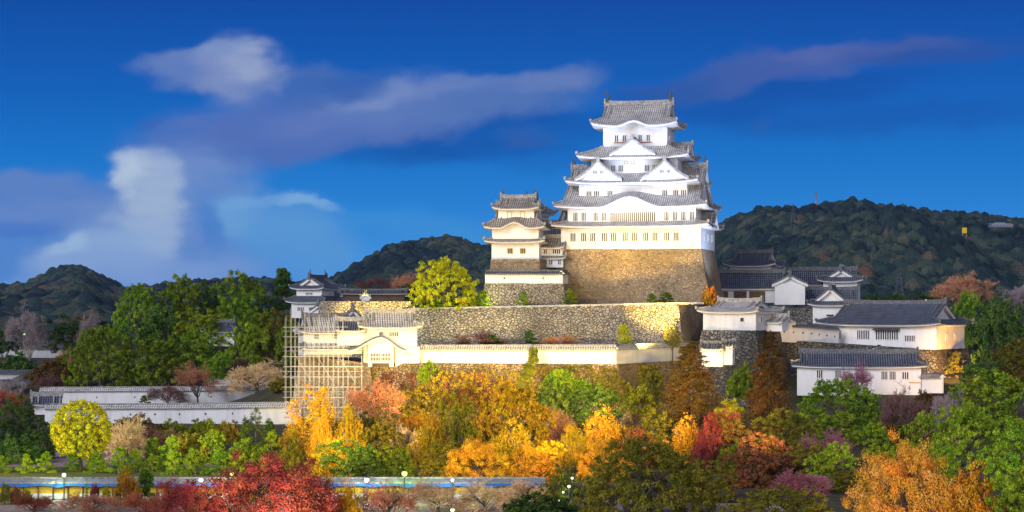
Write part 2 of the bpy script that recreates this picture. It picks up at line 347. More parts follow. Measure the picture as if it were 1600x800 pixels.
STONEB = stone('keep_base_stone', [(.36,.27,.16), (.28,.21,.13), (.42,.32,.19), (.33,.25,.15), (.19,.145,.095), (.39,.29,.175), (.35,.265,.16)], (.26, .195, .12), .50, .12)
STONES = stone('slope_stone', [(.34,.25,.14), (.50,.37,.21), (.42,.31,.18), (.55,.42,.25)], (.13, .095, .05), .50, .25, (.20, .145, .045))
STONER = stone('rough_grey_stone', [(.09,.09,.088), (.2,.19,.18), (.14,.135,.13), (.26,.25,.235)], (.045, .044, .042), .62, .3, (.07, .07, .045))
EARTH = plain('terrace_earth', (.16, .125, .085), (.09, .08, .05), .4)
STEEL = plain('scaffold_steel', (.55, .55, .54), (.4, .4, .4), 6, .45); POLE = plain('lamp_pole', (.06, .06, .06), (.04, .04, .04), 6, .5)
PLANK = plain('scaffold_plank', (.45, .39, .3), (.3, .26, .2), 3)
BARK = plain('bark', (.11, .085, .062), (.05, .04, .03), 3, .9); BARKP = plain('pale_bark', (.32, .26, .21), (.19, .15, .12), 3, .9)
# ------------------------------------------------------------------ terrain
def sm(a, b, x):
    t = min(1.0, max(0.0, (x-a)/(b-a))); return t*t*(3-2*t)
def H(x, y):
    h = 7.5*sm(349, 380, y)*sm(-62, -34, x)*(1-sm(88, 112, x))
    h = max(h, 12.5*sm(414, 470, y)*sm(-125, -90, x)*(1-sm(120, 160, x)))
    h = max(h, 4.6*sm(318, 352, y)*sm(40, 60, x)*(1-sm(110, 150, x)))
    h = max(h, 7.0*sm(300, 400, y)*sm(82, 110, x))
    return h*(1-sm(560, 760, y))
def axis(segs):
    out = []
    for a, b, n in segs: out += list(np.linspace(a, b, n, endpoint=False))
    return out+[segs[-1][1]]
xs = axis([(-2600, -200, 14), (-200, 200, 90), (200, 2600, 14)]); ys = axis([(-60, 180, 8), (180, 560, 90), (560, 1000, 20), (1000, 4200, 16)])
mb = MB(); rng = random.Random(3)
mb.grid([[(x, y, H(x, y)+(.0 if y < 262 or abs(x) > 190 else .12*math.sin(x*.7)*math.cos(y*.6))) for x in xs] for y in ys])
GROUND = plain('ground_cover', (.075, .062, .03), (.03, .034, .016), .35, .95, .15)
tag(mb.build('ground', GROUND), kind='structure')
def sheet(name, pts, m, z=0.0):
    b = MB(); b.poly([(x, y, z) for x, y in pts], 0); return tag(b.build(name, m), kind='structure')
LAWN = plain('lawn', (.13, .13, .035), (.07, .085, .02), .5); SAND = plain('sand_path', (.36, .28, .23), (.27, .2, .16), .6); PALE = plain('kerb_stone', (.42, .4, .36))
sheet('lawn', [(-120, 219), (-8, 219), (-8, 262), (-120, 262)], LAWN, .02)
sheet('garden_path', [(-120, 258.5), (-40, 258.5), (-14, 268), (-14, 271), (-44, 263.5), (-52, 284), (-120, 284)], SAND, .04)
sheet('street', [(-120, 150), (30, 150), (30, 212.2), (-120, 212.2)], SAND, .02)
b = MB(); b.box(-120, 14, 212.4, 212.9, 0, .28); tag(b.build('kerb', PALE), kind='structure')

# ------------------------------------------------------------------ wooded hills
def fbm(x, y, seed, octs=4):
    r = np.random.RandomState(seed); o = np.zeros_like(x); a = 1.0
    for k in range(octs):
        for _ in range(3):
            th = r.rand()*6.28; ph = r.rand()*6.28
            o += a*np.sin((x*math.cos(th)+y*math.sin(th))*(2**k)+ph)*np.sin((x*-math.sin(th)+y*math.cos(th))*(2**k)*.8+ph*2)/3
        a *= .55
    return o
HILLM, n_, l_, b_ = mat('hill_wood', .95)
a_ = n_.new('ShaderNodeAttribute'); a_.attribute_name = 'tint'
g_ = n_.new('ShaderNodeNewGeometry'); t_ = noise(n_, l_, .5, 5, g_.outputs['Position'], .75)
c_ = ramp_(n_, l_, a_.outputs['Fac'], [(0, (.004, .012, .018)), (.3, (.014, .034, .036)), (.5, (.040, .064, .046)), (.72, (.080, .086, .055)), (.88, (.095, .07, .045)), (1, (.115, .06, .04))])
l_.new(mix_(n_, l_, 1.0, c_, ramp_(n_, l_, t_.outputs['Fac'], [(.3, (.55, .55, .55)), (.7, (1.35, 1.3, 1.25))]), 'MULTIPLY'), b_.inputs['Base Color'])
bp_ = n_.new('ShaderNodeBump'); bp_.inputs['Distance'].default_value = 2.2; l_.new(t_.outputs['Fac'], bp_.inputs['Height']); l_.new(bp_.outputs[0], b_.inputs['Normal'])
def hill(name, x0, x1, Y0, Yr, Y1, ridge, seed, dx=1.7, dy=2.6, cs=6.0, rust=.5):
    r = np.random.RandomState(seed)
    nx, ny = int((x1-x0)/dx), int((Y1-Y0)/dy)
    X = np.linspace(x0, x1, nx)[None, :].repeat(ny, 0); Y = np.linspace(Y0, Y1, ny)[:, None].repeat(nx, 1)
    px = 800+X*F/np.minimum(Y, Yr)                               # ridge profile by bearing, so the slopes fan out from the valley
    rp = np.array(ridge, float); top = ZC-(np.interp(px, rp[:, 0], rp[:, 1])-HY)*Yr/F-4.5
    s = np.clip((Y-Y0)/(Yr-Y0), 0, 1); back = np.clip((Y-Yr)/(Y1-Yr), 0, 1)
    prof = s**.85*(1-.55*back**1.5)
    spur = fbm(X/95, Y/210, seed, 3)
    Z = top*prof + np.clip(top, 8, None)*.30*spur*(s*(1-s)*3.2)*1.9 - 3
    cap = ZC+(top-ZC)*np.minimum(Y, Yr)/Yr*.97-4.0*(s < .97); Z = np.where(Y < Yr, np.minimum(Z, cap), Z)   # no spur overtops the ridge
    Tn = np.full_like(Z, .1); best = np.full_like(Z, -1.0); big = fbm(X/60, Y/90, seed+5, 3)
    xs_ = np.arange(x0, x1, cs); ys_ = np.arange(Y0, Y1, cs*1.15)
    base = Z.copy()
    for cy_ in ys_:
        for cx_ in xs_:
            ox, oy = cx_+r.uniform(-.5, .5)*cs, cy_+r.uniform(-.5, .5)*cs
            rad = cs*(.45+.75*r.rand()**2); hgt = rad*r.uniform(.55, 1.25)
            i0, i1 = int((ox-rad-x0)/dx), int((ox+rad-x0)/dx)+2; j0, j1 = int((oy-rad-Y0)/dy), int((oy+rad-Y0)/dy)+2
            i0, j0 = max(0, i0), max(0, j0)
            if i0 >= nx or j0 >= ny or i1 <= 0 or j1 <= 0: continue
            sl = (slice(j0, j1), slice(i0, i1))
            q = 1-((X[sl]-ox)**2+(Y[sl]-oy)**2)/rad**2
            hh = np.sqrt(np.clip(q, 0, 1))*hgt
            up = (hh > best[sl]) & (q > 0)
            jj, ii = min(ny-1, int((oy-Y0)/dy)), min(nx-1, int((ox-x0)/dx))
            tv = np.clip(0.38+.42*big[max(0,jj), max(0,ii)]+r.normal()*.17+(r.rand() < .05*rust)*.25, 0, 1)
            best[sl] = np.where(up, hh, best[sl]); Tn[sl] = np.where(up, tv, Tn[sl])
    Z = base+np.clip(best, 0, None)+r.normal(size=Z.shape)*.6
    me = bpy.data.meshes.new(name)
    V = np.stack([X, Y, Z], -1).reshape(-1, 3); idx = np.arange(nx*ny).reshape(ny, nx)
    Q = np.stack([idx[:-1, :-1], idx[:-1, 1:], idx[1:, 1:], idx[1:, :-1]], -1).reshape(-1)
    me.vertices.add(len(V)); me.vertices.foreach_set('co', V.astype(np.float32).ravel())
    me.loops.add(len(Q)); me.loops.foreach_set('vertex_index', Q.astype(np.int32))
    nf = len(Q)//4; me.polygons.add(nf); me.polygons.foreach_set('loop_start', np.arange(0, len(Q), 4, dtype=np.int32))
    at_ = me.attributes.new('tint', 'FLOAT', 'POINT'); at_.data.foreach_set('value', Tn.astype(np.float32).ravel())
    me.materials.append(HILLM); me.update(calc_edges=True)
    o = bpy.data.objects.new(name, me); COL.objects.link(o); return tag(o, kind='structure'), (X, Y, Z)
RH = [(700, 470), (900, 440), (1000, 400), (1060, 368), (1130, 341), (1180, 322), (1215, 318), (1250, 318), (1290, 311), (1330, 304), (1358, 309), (1375, 318), (1400, 316), (1440, 322), (1480, 328), (1510, 327), (1560, 333), (1600, 339), (1720, 352)]
_, HR = hill('hill', 110, 620, 1250, 2100, 2350, RH, 11)
MH = [(400, 462), (470, 450), (500, 438), (520, 428), (545, 413), (570, 400), (600, 384), (630, 374), (660, 369), (690, 364), (710, 366), (740, 376), (765, 379), (800, 392), (850, 415), (900, 450), (1000, 470)]
hill('hill', -260, 60, 1500, 2300, 2500, MH, 23, 2.0, 3.4, 6.5)
LH = [(-200, 455), (-60, 448), (0, 443), (20, 446), (45, 438), (75, 425), (95, 416), (112, 412), (130, 416), (150, 428), (172, 442), (186, 451), (215, 450), (250, 446), (290, 440), (330, 438), (380, 436), (430, 438), (480, 442), (560, 448), (700, 460)]
hill('hill', -900, -60, 1300, 2700, 2950, LH, 37, 2.9, 4.6, 8.5, .4)

# ------------------------------------------------------------------ Japanese roofs (local axes: front is -y)
def prof(t, a=.68): return a*t+(1-a)*t*t
def bell(x, bumps):
    z = 0
    for c, hw, h in bumps or ():
        d = abs(x-c)/hw
        if d < 1: z += h*(.5+.5*math.cos(math.pi*d))**1.15
    return z
def skirt(mb, wi, di, wo, do, wall_w, wall_d, z0, z1, up=.45, bumps=None, thick=.42, n=26, sides='frbl', rows=6, T=0, P=1, G=2):
    """hipped skirt roof from the eave rectangle (wo x do half sizes) up to the next storey's wall (wi x di)"""
    S4 = {'f': ((1,0),(0,-1),wo,wi,do,di,wall_w,wall_d), 'b': ((-1,0),(0,1),wo,wi,do,di,wall_w,wall_d),
          'r': ((0,1),(1,0),do,di,wo,wi,wall_d,wall_w), 'l': ((0,-1),(-1,0),do,di,wo,wi,wall_d,wall_w)}
    for sd_ in sides:
        a, o, ho, hi, oo, oi, wa, wp = S4[sd_]
        bp = bumps if sd_ == 'f' else None; nn = n*2 if bp else n
        def zf(s, t, al):
            return z0+(z1-z0)*prof(t)+up*abs(s)**4*(1-t)**1.5+bell(al, bp)*(1-t)**.8
        P_, U_ = [], []
        ln = math.hypot(oo-oi, z1-z0)
        for j in range(rows+1):
            t = j/rows; hl = ho+(hi-ho)*t; ds = oo+(oi-oo)*t
            P_.append([(a[0]*s*hl+o[0]*ds, a[1]*s*hl+o[1]*ds, zf(s, t, s*hl)) for s in [2*i/nn-1 for i in range(nn+1)]])
            U_.append([(s*hl, t*ln) for s in [2*i/nn-1 for i in range(nn+1)]])
        mb.grid(P_, U_, T)
        ss = [2*i/nn-1 for i in range(nn+1)]
        e0 = P_[0]
        def down(dz, ins): return [(p[0]-o[0]*ins, p[1]-o[1]*ins, p[2]-dz) for p in e0]
        l1, l2 = down(thick*.42, 0), down(thick*.42, .10); l3 = down(thick, .14)
        mb.grid([l1, e0], None, G); mb.grid([l2, l1], None, P); mb.grid([l3, l2], None, P)
        # plastered soffit back to the wall below
        wl = [(a[0]*s*(wa+.02)+o[0]*(wp+.02), a[1]*s*(wa+.02)+o[1]*(wp+.02), z0-thick-.10+bell(s*wa, bp)+up*.3*abs(s)**4) for s in ss]
        mb.grid([wl, l3], None, P)
        if bp:
            bt = [(p[0]+o[0]*.03, p[1]+o[1]*.03, z0-thick-.6) for p in wl]; wl2 = [(p[0]+o[0]*.03, p[1]+o[1]*.03, p[2]) for p in wl]
            mb.grid([bt, wl2], None, P)
            # raised edge of the curved gable
    for sa, sb in (((1,-1)), (1,1), (-1,1), (-1,-1)):
        if not any((c in sides) for c in (('f' if sb < 0 else 'b'), ('r' if sa > 0 else 'l'))): continue
        path = []
        for j in range(rows+1):
            t = j/rows; path.append((sa*(wo+(wi-wo)*t), sb*(do+(di-do)*t), z0+(z1-z0)*prof(t)+up*(1-t)**1.5+.14))
        mb.tube(path, .24, 6, G); p = path[0]
        mb.box(p[0]-.22, p[0]+.22, p[1]-.22, p[1]+.22, p[2]-.1, p[2]+.5, G)

def irimoya(mb, wo, do, wall_w, wall_d, z0, zr, g, up=.45, bumps=None, thick=.42, n=26, rows=14, axis='x', T=0, P=1, G=2, ridge=.75, back=True, gpitch=None):
    """hip-and-gable roof; ridge along x (axis 'x') or y; g = half length of the ridge"""
    if axis == 'y':
        old = mb.xf.copy(); mb.xf = old @ Matrix.Rotation(R(90), 4, 'Z')
        irimoya(mb, do, wo, wall_d, wall_w, z0, zr, g, up, bumps, thick, n, rows, 'x', T, P, G, ridge, back); mb.xf = old; return
    Hh = zr-z0; tg = min(.85, max(0.0, (wo-g)/do))
    ts = sorted(set([i/rows for i in range(rows+1)]+[tg]))
    for o in (-1, 1):
        bp = bumps if o < 0 else None; nn = n*2 if bp else n
        ss = [2*i/nn-1 for i in range(nn+1)]; P_, U_ = [], []
        for t in ts:
            hl = max(g, wo-do*t) if tg > 0 else wo
            P_.append([(-o*s*hl, o*do*(1-t), z0+Hh*prof(t)+up*abs(s)**4*max(0, 1-t*1.3)+bell(-o*s*hl, bp)*(1-t)**2) for s in ss])
            U_.append([(s*hl, t*math.hypot(do, Hh)) for s in ss])
        mb.grid(P_, U_, T)
        e0 = P_[0]
        def down(dz, ins): return [(p[0], p[1]-o*ins, p[2]-dz) for p in e0]
        l1, l2, l3 = down(thick*.42, 0), down(thick*.42, .1), down(thick, .14)
        mb.grid([l1, e0], None, G); mb.grid([l2, l1], None, P); mb.grid([l3, l2], None, P)
        wl = [(-o*s*(wall_w+.02), o*(wall_d+.02), z0-thick-.1+bell(-o*s*wall_w, bp)+up*.3*abs(s)**4) for s in ss]
        mb.grid([wl, l3], None, P)
        if bp:
            mb.grid([[(p[0], p[1]-.03, z0-thick-.6) for p in wl], [(p[0], p[1]-.03, p[2]) for p in wl]], None, P)
    for o in (-1, 1):                                            # hipped ends
        ss = [2*i/n-1 for i in range(n+1)]
        if tg > 0:
            tt = [tg*i/5 for i in range(6)]; P_, U_ = [], []
            for t in tt:
                P_.append([(o*(wo-do*t), o*s*do*(1-t), z0+Hh*prof(t)+up*abs(s)**4*max(0, 1-t*1.3)) for s in ss])
                U_.append([(s*do*(1-t), t*math.hypot(do, Hh)) for s in ss])
            t = tg; P_.append([(o*(g-.75), o*s*do*(1-t), z0+Hh*prof(t)+.05) for s in ss]); U_.append([(s*do, 3) for s in ss])
            mb.grid(P_, U_, T); e0 = P_[0]
            def down(dz, ins): return [(p[0]-o*ins, p[1], p[2]-dz) for p in e0]
            l1, l2, l3 = down(thick*.42, 0), down(thick*.42, .1), down(thick, .14)
            mb.grid([l1, e0], None, G); mb.grid([l2, l1], None, P); mb.grid([l3, l2], None, P)
            mb.grid([[(o*(wall_w+.02), o*s*(wall_d+.02), z0-thick-.1+up*.3*abs(s)**4) for s in ss], l3], None, P)
            for sb in (-1, 1):
                path = [(o*(wo-do*t), sb*do*(1-t), z0+Hh*prof(t)+up*max(0, 1-t*1.3)+.13) for t in tt]
                mb.tube(path, .22, 6, G); p = path[0]; mb.box(p[0]-.2, p[0]+.2, p[1]-.2, p[1]+.2, p[2]-.1, p[2]+.45, G)
        # gable wall and barge boards
        gx = o*(g-.7); tq = [tg+(1-tg)*i/8 for i in range(9)]
        zb = z0+Hh*prof(tg)-.05 if tg > 0 else z0-thick
        pts = [(gx, -do*(1-t), z0+Hh*prof(t)-.12) for t in tq]+[(gx, do*(1-t), z0+Hh*prof(t)-.12) for t in tq[::-1][1:]]
        pts = [(gx, pts[0][1], zb-.3)]+pts+[(gx, pts[-1][1], zb-.3)]
        mb.poly(pts if o < 0 else pts[::-1], P)
        for sb in (-1, 1):
            top = [(o*(g+.04), sb*do*(1-t), z0+Hh*prof(t)+.16) for t in tq]
            a_, b_ = [(p[0], p[1], p[2]-.30) for p in top], [(p[0]-o*.06, p[1], p[2]-.78) for p in top]
            c_ = [(p[0]-o*.5, p[1], p[2]-.72) for p in b_]; c_ = [(p[0], p[1], q[2]) for p, q in zip(c_, b_)]
            mb.grid([a_, top], None, G); mb.grid([b_, a_], None, P); mb.grid([c_, b_], None, P)
            mb.tube([(o*(g-.18), sb*do*(1-t), z0+Hh*prof(t)+.12) for t in tq], .2, 6, G)
            mb.tube([(o*(g-1.3), sb*do*(1-t), z0+Hh*prof(t)+.12) for t in tq[1 if tg > 0 else 0:]], .17, 6, G)
    rz = zr+ridge*.5; m_ = 10
    pr = [(g+.1)*(2*i/m_-1) for i in range(m_+1)]
    top = [zr+ridge+.22*abs(2*i/m_-1)**3 for i in range(m_+1)]
    for y_ in (-.26, .26):
        q = [[(x, y_, zr-.15) for x in pr], [(x, y_, z) for x, z in zip(pr, top)]]
        mb.grid(q if y_ < 0 else q[::-1], None, G)
    mb.grid([[(x, -.26, z) for x, z in zip(pr, top)], [(x, .26, z) for x, z in zip(pr, top)]], None, P)
    for x, z in ((pr[0], top[0]), (pr[-1], top[-1])):
        kq = ridge/.75; mb.box(x-.16, x+.16, -.34*kq-.04, .34*kq+.04, zr-.5, z+.32*kq, G)

def dormer(mb, cx, yf, hw, z0, zp, yb, P=1, T=0, G=2, over=.55, a=.6):
    """triangular gable standing on a roof slope: face at y = yf, ridge runs back to yb"""
    us = [i/9 for i in range(10)]
    f = lambda u: z0+(zp-z0)*(a*(1-u)+(1-a)*(1-u)**2)
    pts = [(cx-hw*.93*u, yf, f(u)-.25) for u in us[::-1]]+[(cx+hw*.93*u, yf, f(u)-.25) for u in us[1:]]
    mb.poly(pts+[(cx+hw*.93, yf, z0-.9), (cx-hw*.93, yf, z0-.9)], P)
    for s in (-1, 1):
        A = [(cx+s*hw*u, yf-over, f(u)) for u in us]; B = [(cx+s*hw*u, yb, f(u)) for u in us]
        ln = abs(yb-yf)
        mb.grid([A, B], [[(0, u*hw*1.15) for u in us], [(ln, u*hw*1.15) for u in us]], T)
        d1 = [(p[0], p[1], p[2]-.30) for p in A]; d2 = [(p[0], p[1]+.05, p[2]-.62) for p in A]; d3 = [(p[0], yf, p[2]-.62) for p in A]
        mb.grid([d1, A], None, G); mb.grid([d2, d1], None, P); mb.grid([d3, d2], None, P)
        mb.tube([(p[0], p[1]+.15, p[2]+.12) for p in A], .19, 6, G); mb.tube([(p[0], p[1]+1.2, p[2]+.1) for p in A[1:]], .15, 6, G)
    mb.box(cx-.24, cx+.24, yf-over-.1, yb, zp-.2, zp+.42, G)
    mb.box(cx-.34, cx+.34, yf-over-.22, yf-over+.16, zp-.25, zp+.8, G)

# ------------------------------------------------------------------ windows, ornaments
WCACHE = {}
FACE_RZ = {'f': 0, 'r': 90, 'b': 180, 'l': 270}
def window(parent, face, u, z, w, h, bars, hw, hd, style='bars'):
    """barred window on a wall face; u along that face from its centre, hw/hd half sizes of the wall box"""
    key = (w, h, bars, style)
    if key not in WCACHE:
        m = MB(); P, D, F_ = 0, 1, 2
        if style == 'slot': m.box(-w/2, w/2, -.03, .05, -h/2, h/2, 1)
        else:
            t = .09 if style != 'arch' else .13
            fm = 2 if style in ('gilt', 'arch') else 0
            m.box(-w/2, w/2, -.02, .05, -h/2, h/2, 0 if style in ('arch', 'blind') else 1)
            m.box(-w/2-t, w/2+t, -.10, .05, -h/2-t, -h/2, fm); m.box(-w/2-t, w/2+t, -.10, .05, h/2, h/2+t, fm)
            m.box(-w/2-t, -w/2, -.10, .05, -h/2, h/2, fm); m.box(w/2, w/2+t, -.10, .05, -h/2, h/2, fm)
            bw = w/(2.9*bars+1.9)
            for k in range(bars):
                x = -w/2+bw*(1.9+2.9*k); m.box(x, x+bw, -.085, 0, -h/2, h/2, fm if style == 'gilt' else 0)
            if style == 'cross': m.box(-w/2, w/2, -.09, 0, -.06, .06, 0)
        o = m.build('window', [WHITE, DARK, GILT]); WCACHE[key] = o.data; bpy.data.objects.remove(o)
    if face == 'f': p = (u, -hd, z)
    elif face == 'b': p = (-u, hd, z)
    elif face == 'r': p = (hw, u, z)
    else: p = (-hw, -u, z)
    return child('window', WCACHE[key], parent, p, R(FACE_RZ[face]))

def shachi():
    m = MB()
    pts = [(0, 0, 0), (.12, 0, .35), (.30, 0, .75), (.28, 0, 1.15), (.05, 0, 1.5), (-.2, 0, 1.8), (-.28, 0, 2.1)]
    m.tube(pts, [.34, .36, .3, .24, .18, .12, .05], 8, 0)
    m.poly([(-.2,0,1.7), (-.75,.05,2.25), (-.3,0,2.15), (-.2,.05,2.55), (.05,0,2.1), (.3,.05,2.35), (.05,0,1.75)], 0)
    m.poly([(.2,.02,.5), (.72,.02,.9), (.5,.02,.35)], 0); m.poly([(.2,-.02,1.0), (.62,-.02,1.45), (.3,-.02,1.3)], 0)
    m.box(-.42, .42, -.36, .36, -.35, .12, 0)
    return m
SH = shachi().build('ridge_fish', BRONZE); SHM = SH.data; bpy.data.objects.remove(SH)

def wallbox(parent, hw, hd, z0, z1, cx=0, cy=0, m=None, name='wall'):
    b = MB(); b.box(cx-hw, cx+hw, cy-hd, cy+hd, z0, z1); return b.build(name, m or WHITE, parent)

# ------------------------------------------------------------------ main keep
TH = R(-13); cH = at(985, 390, 396)
nvec = Vector((math.sin(R(13)), math.cos(R(13)), 0)); xvec = Vector((math.cos(R(13)), -math.sin(R(13)), 0))
kc = Vector((cH.x, cH.y, 0))+nvec*10.2; KZ = 31.0
keep = thing('castle_keep', 'tall white five-storey castle keep with stacked curved tile roofs above high stone base', 'castle tower', (kc.x, kc.y, KZ), TH)
ST = [(13.7, 10.2, 0, 4.35), (12.55, 9.2, 3.9, 8.05), (10.65, 7.5, 8.6, 12.9), (8.55, 5.9, 13.6, 17.9), (6.35, 4.7, 19.0, 24.3)]
for hw, hd, z0, z1 in ST: wallbox(keep, hw, hd, z0, z1)
RM = [TILEP, WHITE, RIDGEP]
b = MB(); skirt(b, 12.55, 9.2, 15.35, 11.9, 13.7, 10.2, 4.45, 5.45, .5); b.build('roof', RM, keep)
b = MB(); irimoya(b, 14.9, 11.6, 12.55, 9.2, 8.2, 16.3, 13.5, .5, [(0, 6.6, 2.0)], n=30); 
rf2 = b.build('roof', RM, keep)
b = MB(); skirt(b, 8.55, 5.9, 13.0, 9.9, 10.65, 7.5, 13.0, 15.0, .6); rf3 = b.build('roof', RM, keep)
for cx in (-6.5, 6.6):
    b = MB(); dormer(b, cx, -9.05, 4.7, 13.75, 17.2, -5.9); b.build('gable', RM, rf3)
b = MB(); skirt(b, 6.35, 4.7, 11.0, 8.3, 8.55, 5.9, 18.0, 20.3, .6); rf4 = b.build('roof', RM, keep)
b = MB(); dormer(b, 0, -7.5, 4.5, 18.75, 21.6, -4.7); b.build('gable', RM, rf4)
b = MB(); b.xf = Matrix.Rotation(R(90), 4, 'Z'); dormer(b, 0, -10.1, 3.4, 18.8, 20.9, -6.3); b.build('gable', RM, rf4)
b = MB(); irimoya(b, 8.5, 6.8, 6.35, 4.7, 24.35, 28.9, 6.75, .7, [(0, 3.6, .95)], n=26); rf5 = b.build('roof', RM, keep)
for s in (-1, 1):
    child('ridge_fish', SHM, keep, (s*6.4, 0, 29.7), 0 if s < 0 else math.pi, (.85,)*3)
    child('ridge_fish', SHM, keep, (s*13.2, 0, 17.1), 0 if s < 0 else math.pi, (.6,)*3)
b = MB(); b.xf = Matrix.Rotation(R(90), 4, 'Z'); dormer(b, -1.0, -15.0, 3.6, 4.75, 7.1, -12.5); b.build('gable', RM, keep)
b = MB(); b.xf = Matrix.Rotation(R(-90), 4, 'Z'); dormer(b, 2.4, -14.6, 6.2, 4.6, 8.0, -12.4); b.build('gable', RM, keep)
# windows (front): storey by storey
def row(face, zc, us, w, h, n, k, style='bars', par=None):
    for u in us: window(par or keep, face, u, zc, w, h, n, ST[k][0], ST[k][1], style)
pair = lambda cs, d=.72: [c+s*d for c in cs for s in (-1, 1)]
row('f', 2.35, [-11.3]+pair([-8.3, -4.2, -.1, 3.9, 8.0], .9)[0:], .95, 1.6, 2, 0)
row('f', 6.35, pair([-10.2, -6.2, 7.7, 11.0], .82), .8, 1.6, 2, 1)
window(keep, 'f', 0.3, 6.5, 8.8, 2.55, 22, ST[1][0], ST[1][1])
row('f', 10.75, pair([-7.9], .75)+[-4.5, 6.3]+pair([9.2], .75), .95, 1.35, 2, 2)
row('f', 15.9, pair([-3.4, 3.3], .75), .85, 1.15, 2, 3)
row('f', 21.85, [-3.7, -2.15, -.5, 1.0, 2.6], .62, 1.25, 1, 4)
b = MB(); b.box(-4.2, 3.3, -4.86, -4.7, 20.95, 21.12); b.build('window_sill', REDWOOD, keep)
row('r', 21.6, [-2.2, 0, 2.2], .7, 1.3, 1, 4); row('r', 2.4, pair([-6, 0, 6]), .8, 1.4, 2, 0); row('r', 6.2, pair([-5, 1, 6]), .8, 1.3, 2, 1); row('r', 10.9, [-4.5, 4.5], .8, 1.3, 2, 2)
for g_x in (-6.5, 6.6):
    for d in (-.65, .65):
        o = window(keep, 'f', g_x+d, 15.0, .75, .62, 2, 9, 9.06)
for d in (-1, 1):
    o = window(keep, 'r', d*.9, 12.2, .9, 1.1, 2, 12.82, 9)
for u in (-1.2, .2): window(keep, 'f', u-.4, 17.05, .55, .35, 0, ST[3][0], ST[3][1], 'arch')

# ------------------------------------------------------------------ stone walls: battered blocks with a level top
def stone_block(name, label, poly, ztop, zbot, batter, m, top=None, cat='stone wall', curve=.45, cap=True, kind=None, step=2.2):
    """poly: plan corners (counter-clockwise seen from above) of the top edge; every side leans outward towards its foot"""
    n = len(poly); zt = ztop if isinstance(ztop, (list, tuple)) else [ztop]*n
    P2 = [Vector((p[0], p[1])) for p in poly]
    nor = []
    for i in range(n):
        d = (P2[(i+1) % n]-P2[i]).normalized(); nor.append(Vector((d.y, -d.x)))
    mit = []
    for i in range(n):
        a, c = nor[i-1], nor[i]; s_ = a+c; mit.append(s_/max(.35, (1+a.dot(c))))
    b = MB(); rr = random.Random(hash(name) % 999 if False else len(label)*7+n)
    rows = max(3, int((max(zt)-zbot)/1.1))
    for i in range(n):
        j = (i+1) % n; ln = (P2[j]-P2[i]).length; nc = max(2, int(ln/step)); G_ = []
        for r_ in range(rows+1):
            t = 1-r_/rows; off = batter*((1-curve)*t+curve*t*t); line = []
            for c_ in range(nc+1):
                q = c_/nc; p = P2[i].lerp(P2[j], q); mm = mit[i].lerp(mit[j], q)
                z = zbot+(zt[i]+(zt[j]-zt[i])*q-zbot)*(r_/rows)
                jit = 0 if c_ in (0, nc) else rr.uniform(-.07, .07); jz = 0 if (r_ == 0 or c_ in (0, nc)) else rr.uniform(-.06, .06)
                p = p+mm*off+nor[i]*jit; line.append((p.x, p.y, z+jz))
            G_.append(line)
        b.grid(G_, None, 0, False)
    b.poly([(p.x, p.y, z-.02) for p, z in zip(P2, zt)], 1)
    return tag(b.build(name, [m, top or EARTH]), label, cat)
def kl(x, y): v = kc+xvec*x+nvec*y; return (v.x, v.y)

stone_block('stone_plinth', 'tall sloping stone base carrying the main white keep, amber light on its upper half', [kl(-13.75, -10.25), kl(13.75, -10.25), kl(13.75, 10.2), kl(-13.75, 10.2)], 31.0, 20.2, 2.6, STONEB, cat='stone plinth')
# terrace below the keep
tA, tB = at(645, 485, 386), at(1060, 474, 371)
TER = [(tA.x, tA.y), (tB.x, tB.y), (44.0, 404), (46, 446), (-28, 446), (-26, 420)]
stone_block('terrace_wall', 'long grey rubble stone retaining wall under the keep terrace', TER, [19.4, 20.45, 20.45, 20.45, 20.0, 19.4], 8.0, 3.0, STONE, EARTH)
b = MB()
for i in range(2):
    a_, c_ = Vector(TER[i]+(20.45 if i else 19.4,)), Vector(TER[i+1]+(20.45,))
    m_ = int((c_-a_).length/2)
    for k in range(m_):
        p, q = a_.lerp(c_, k/m_), a_.lerp(c_, (k+1)/m_)
        for p_ in (0, 1): pass
        b.box(min(p.x, q.x), max(p.x, q.x), min(p.y, q.y)+.3, max(p.y, q.y)+.75, p.z-.1, p.z+.28)
tag(b.build('terrace_coping', PALE), 'low pale coping kerb along the top edge of the keep terrace', 'coping')
# lower slope of stone, white wall on top
sA, sB, sC = at(579, 569, 352), at(964, 569, 346), at(1130, 556, 384)
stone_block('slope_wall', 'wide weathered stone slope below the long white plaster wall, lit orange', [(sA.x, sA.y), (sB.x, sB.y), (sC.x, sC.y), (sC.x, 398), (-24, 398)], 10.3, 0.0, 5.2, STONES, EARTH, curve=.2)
stone_block('bailey_wall', 'older stone wall with a sunlit amber top behind the gate tower roofs', [tuple(at(500, 470, 410).xy), tuple(at(642, 470, 402).xy), (-16, 440), (-38, 440)], 20.9, 9, 2.6, STONE, EARTH)

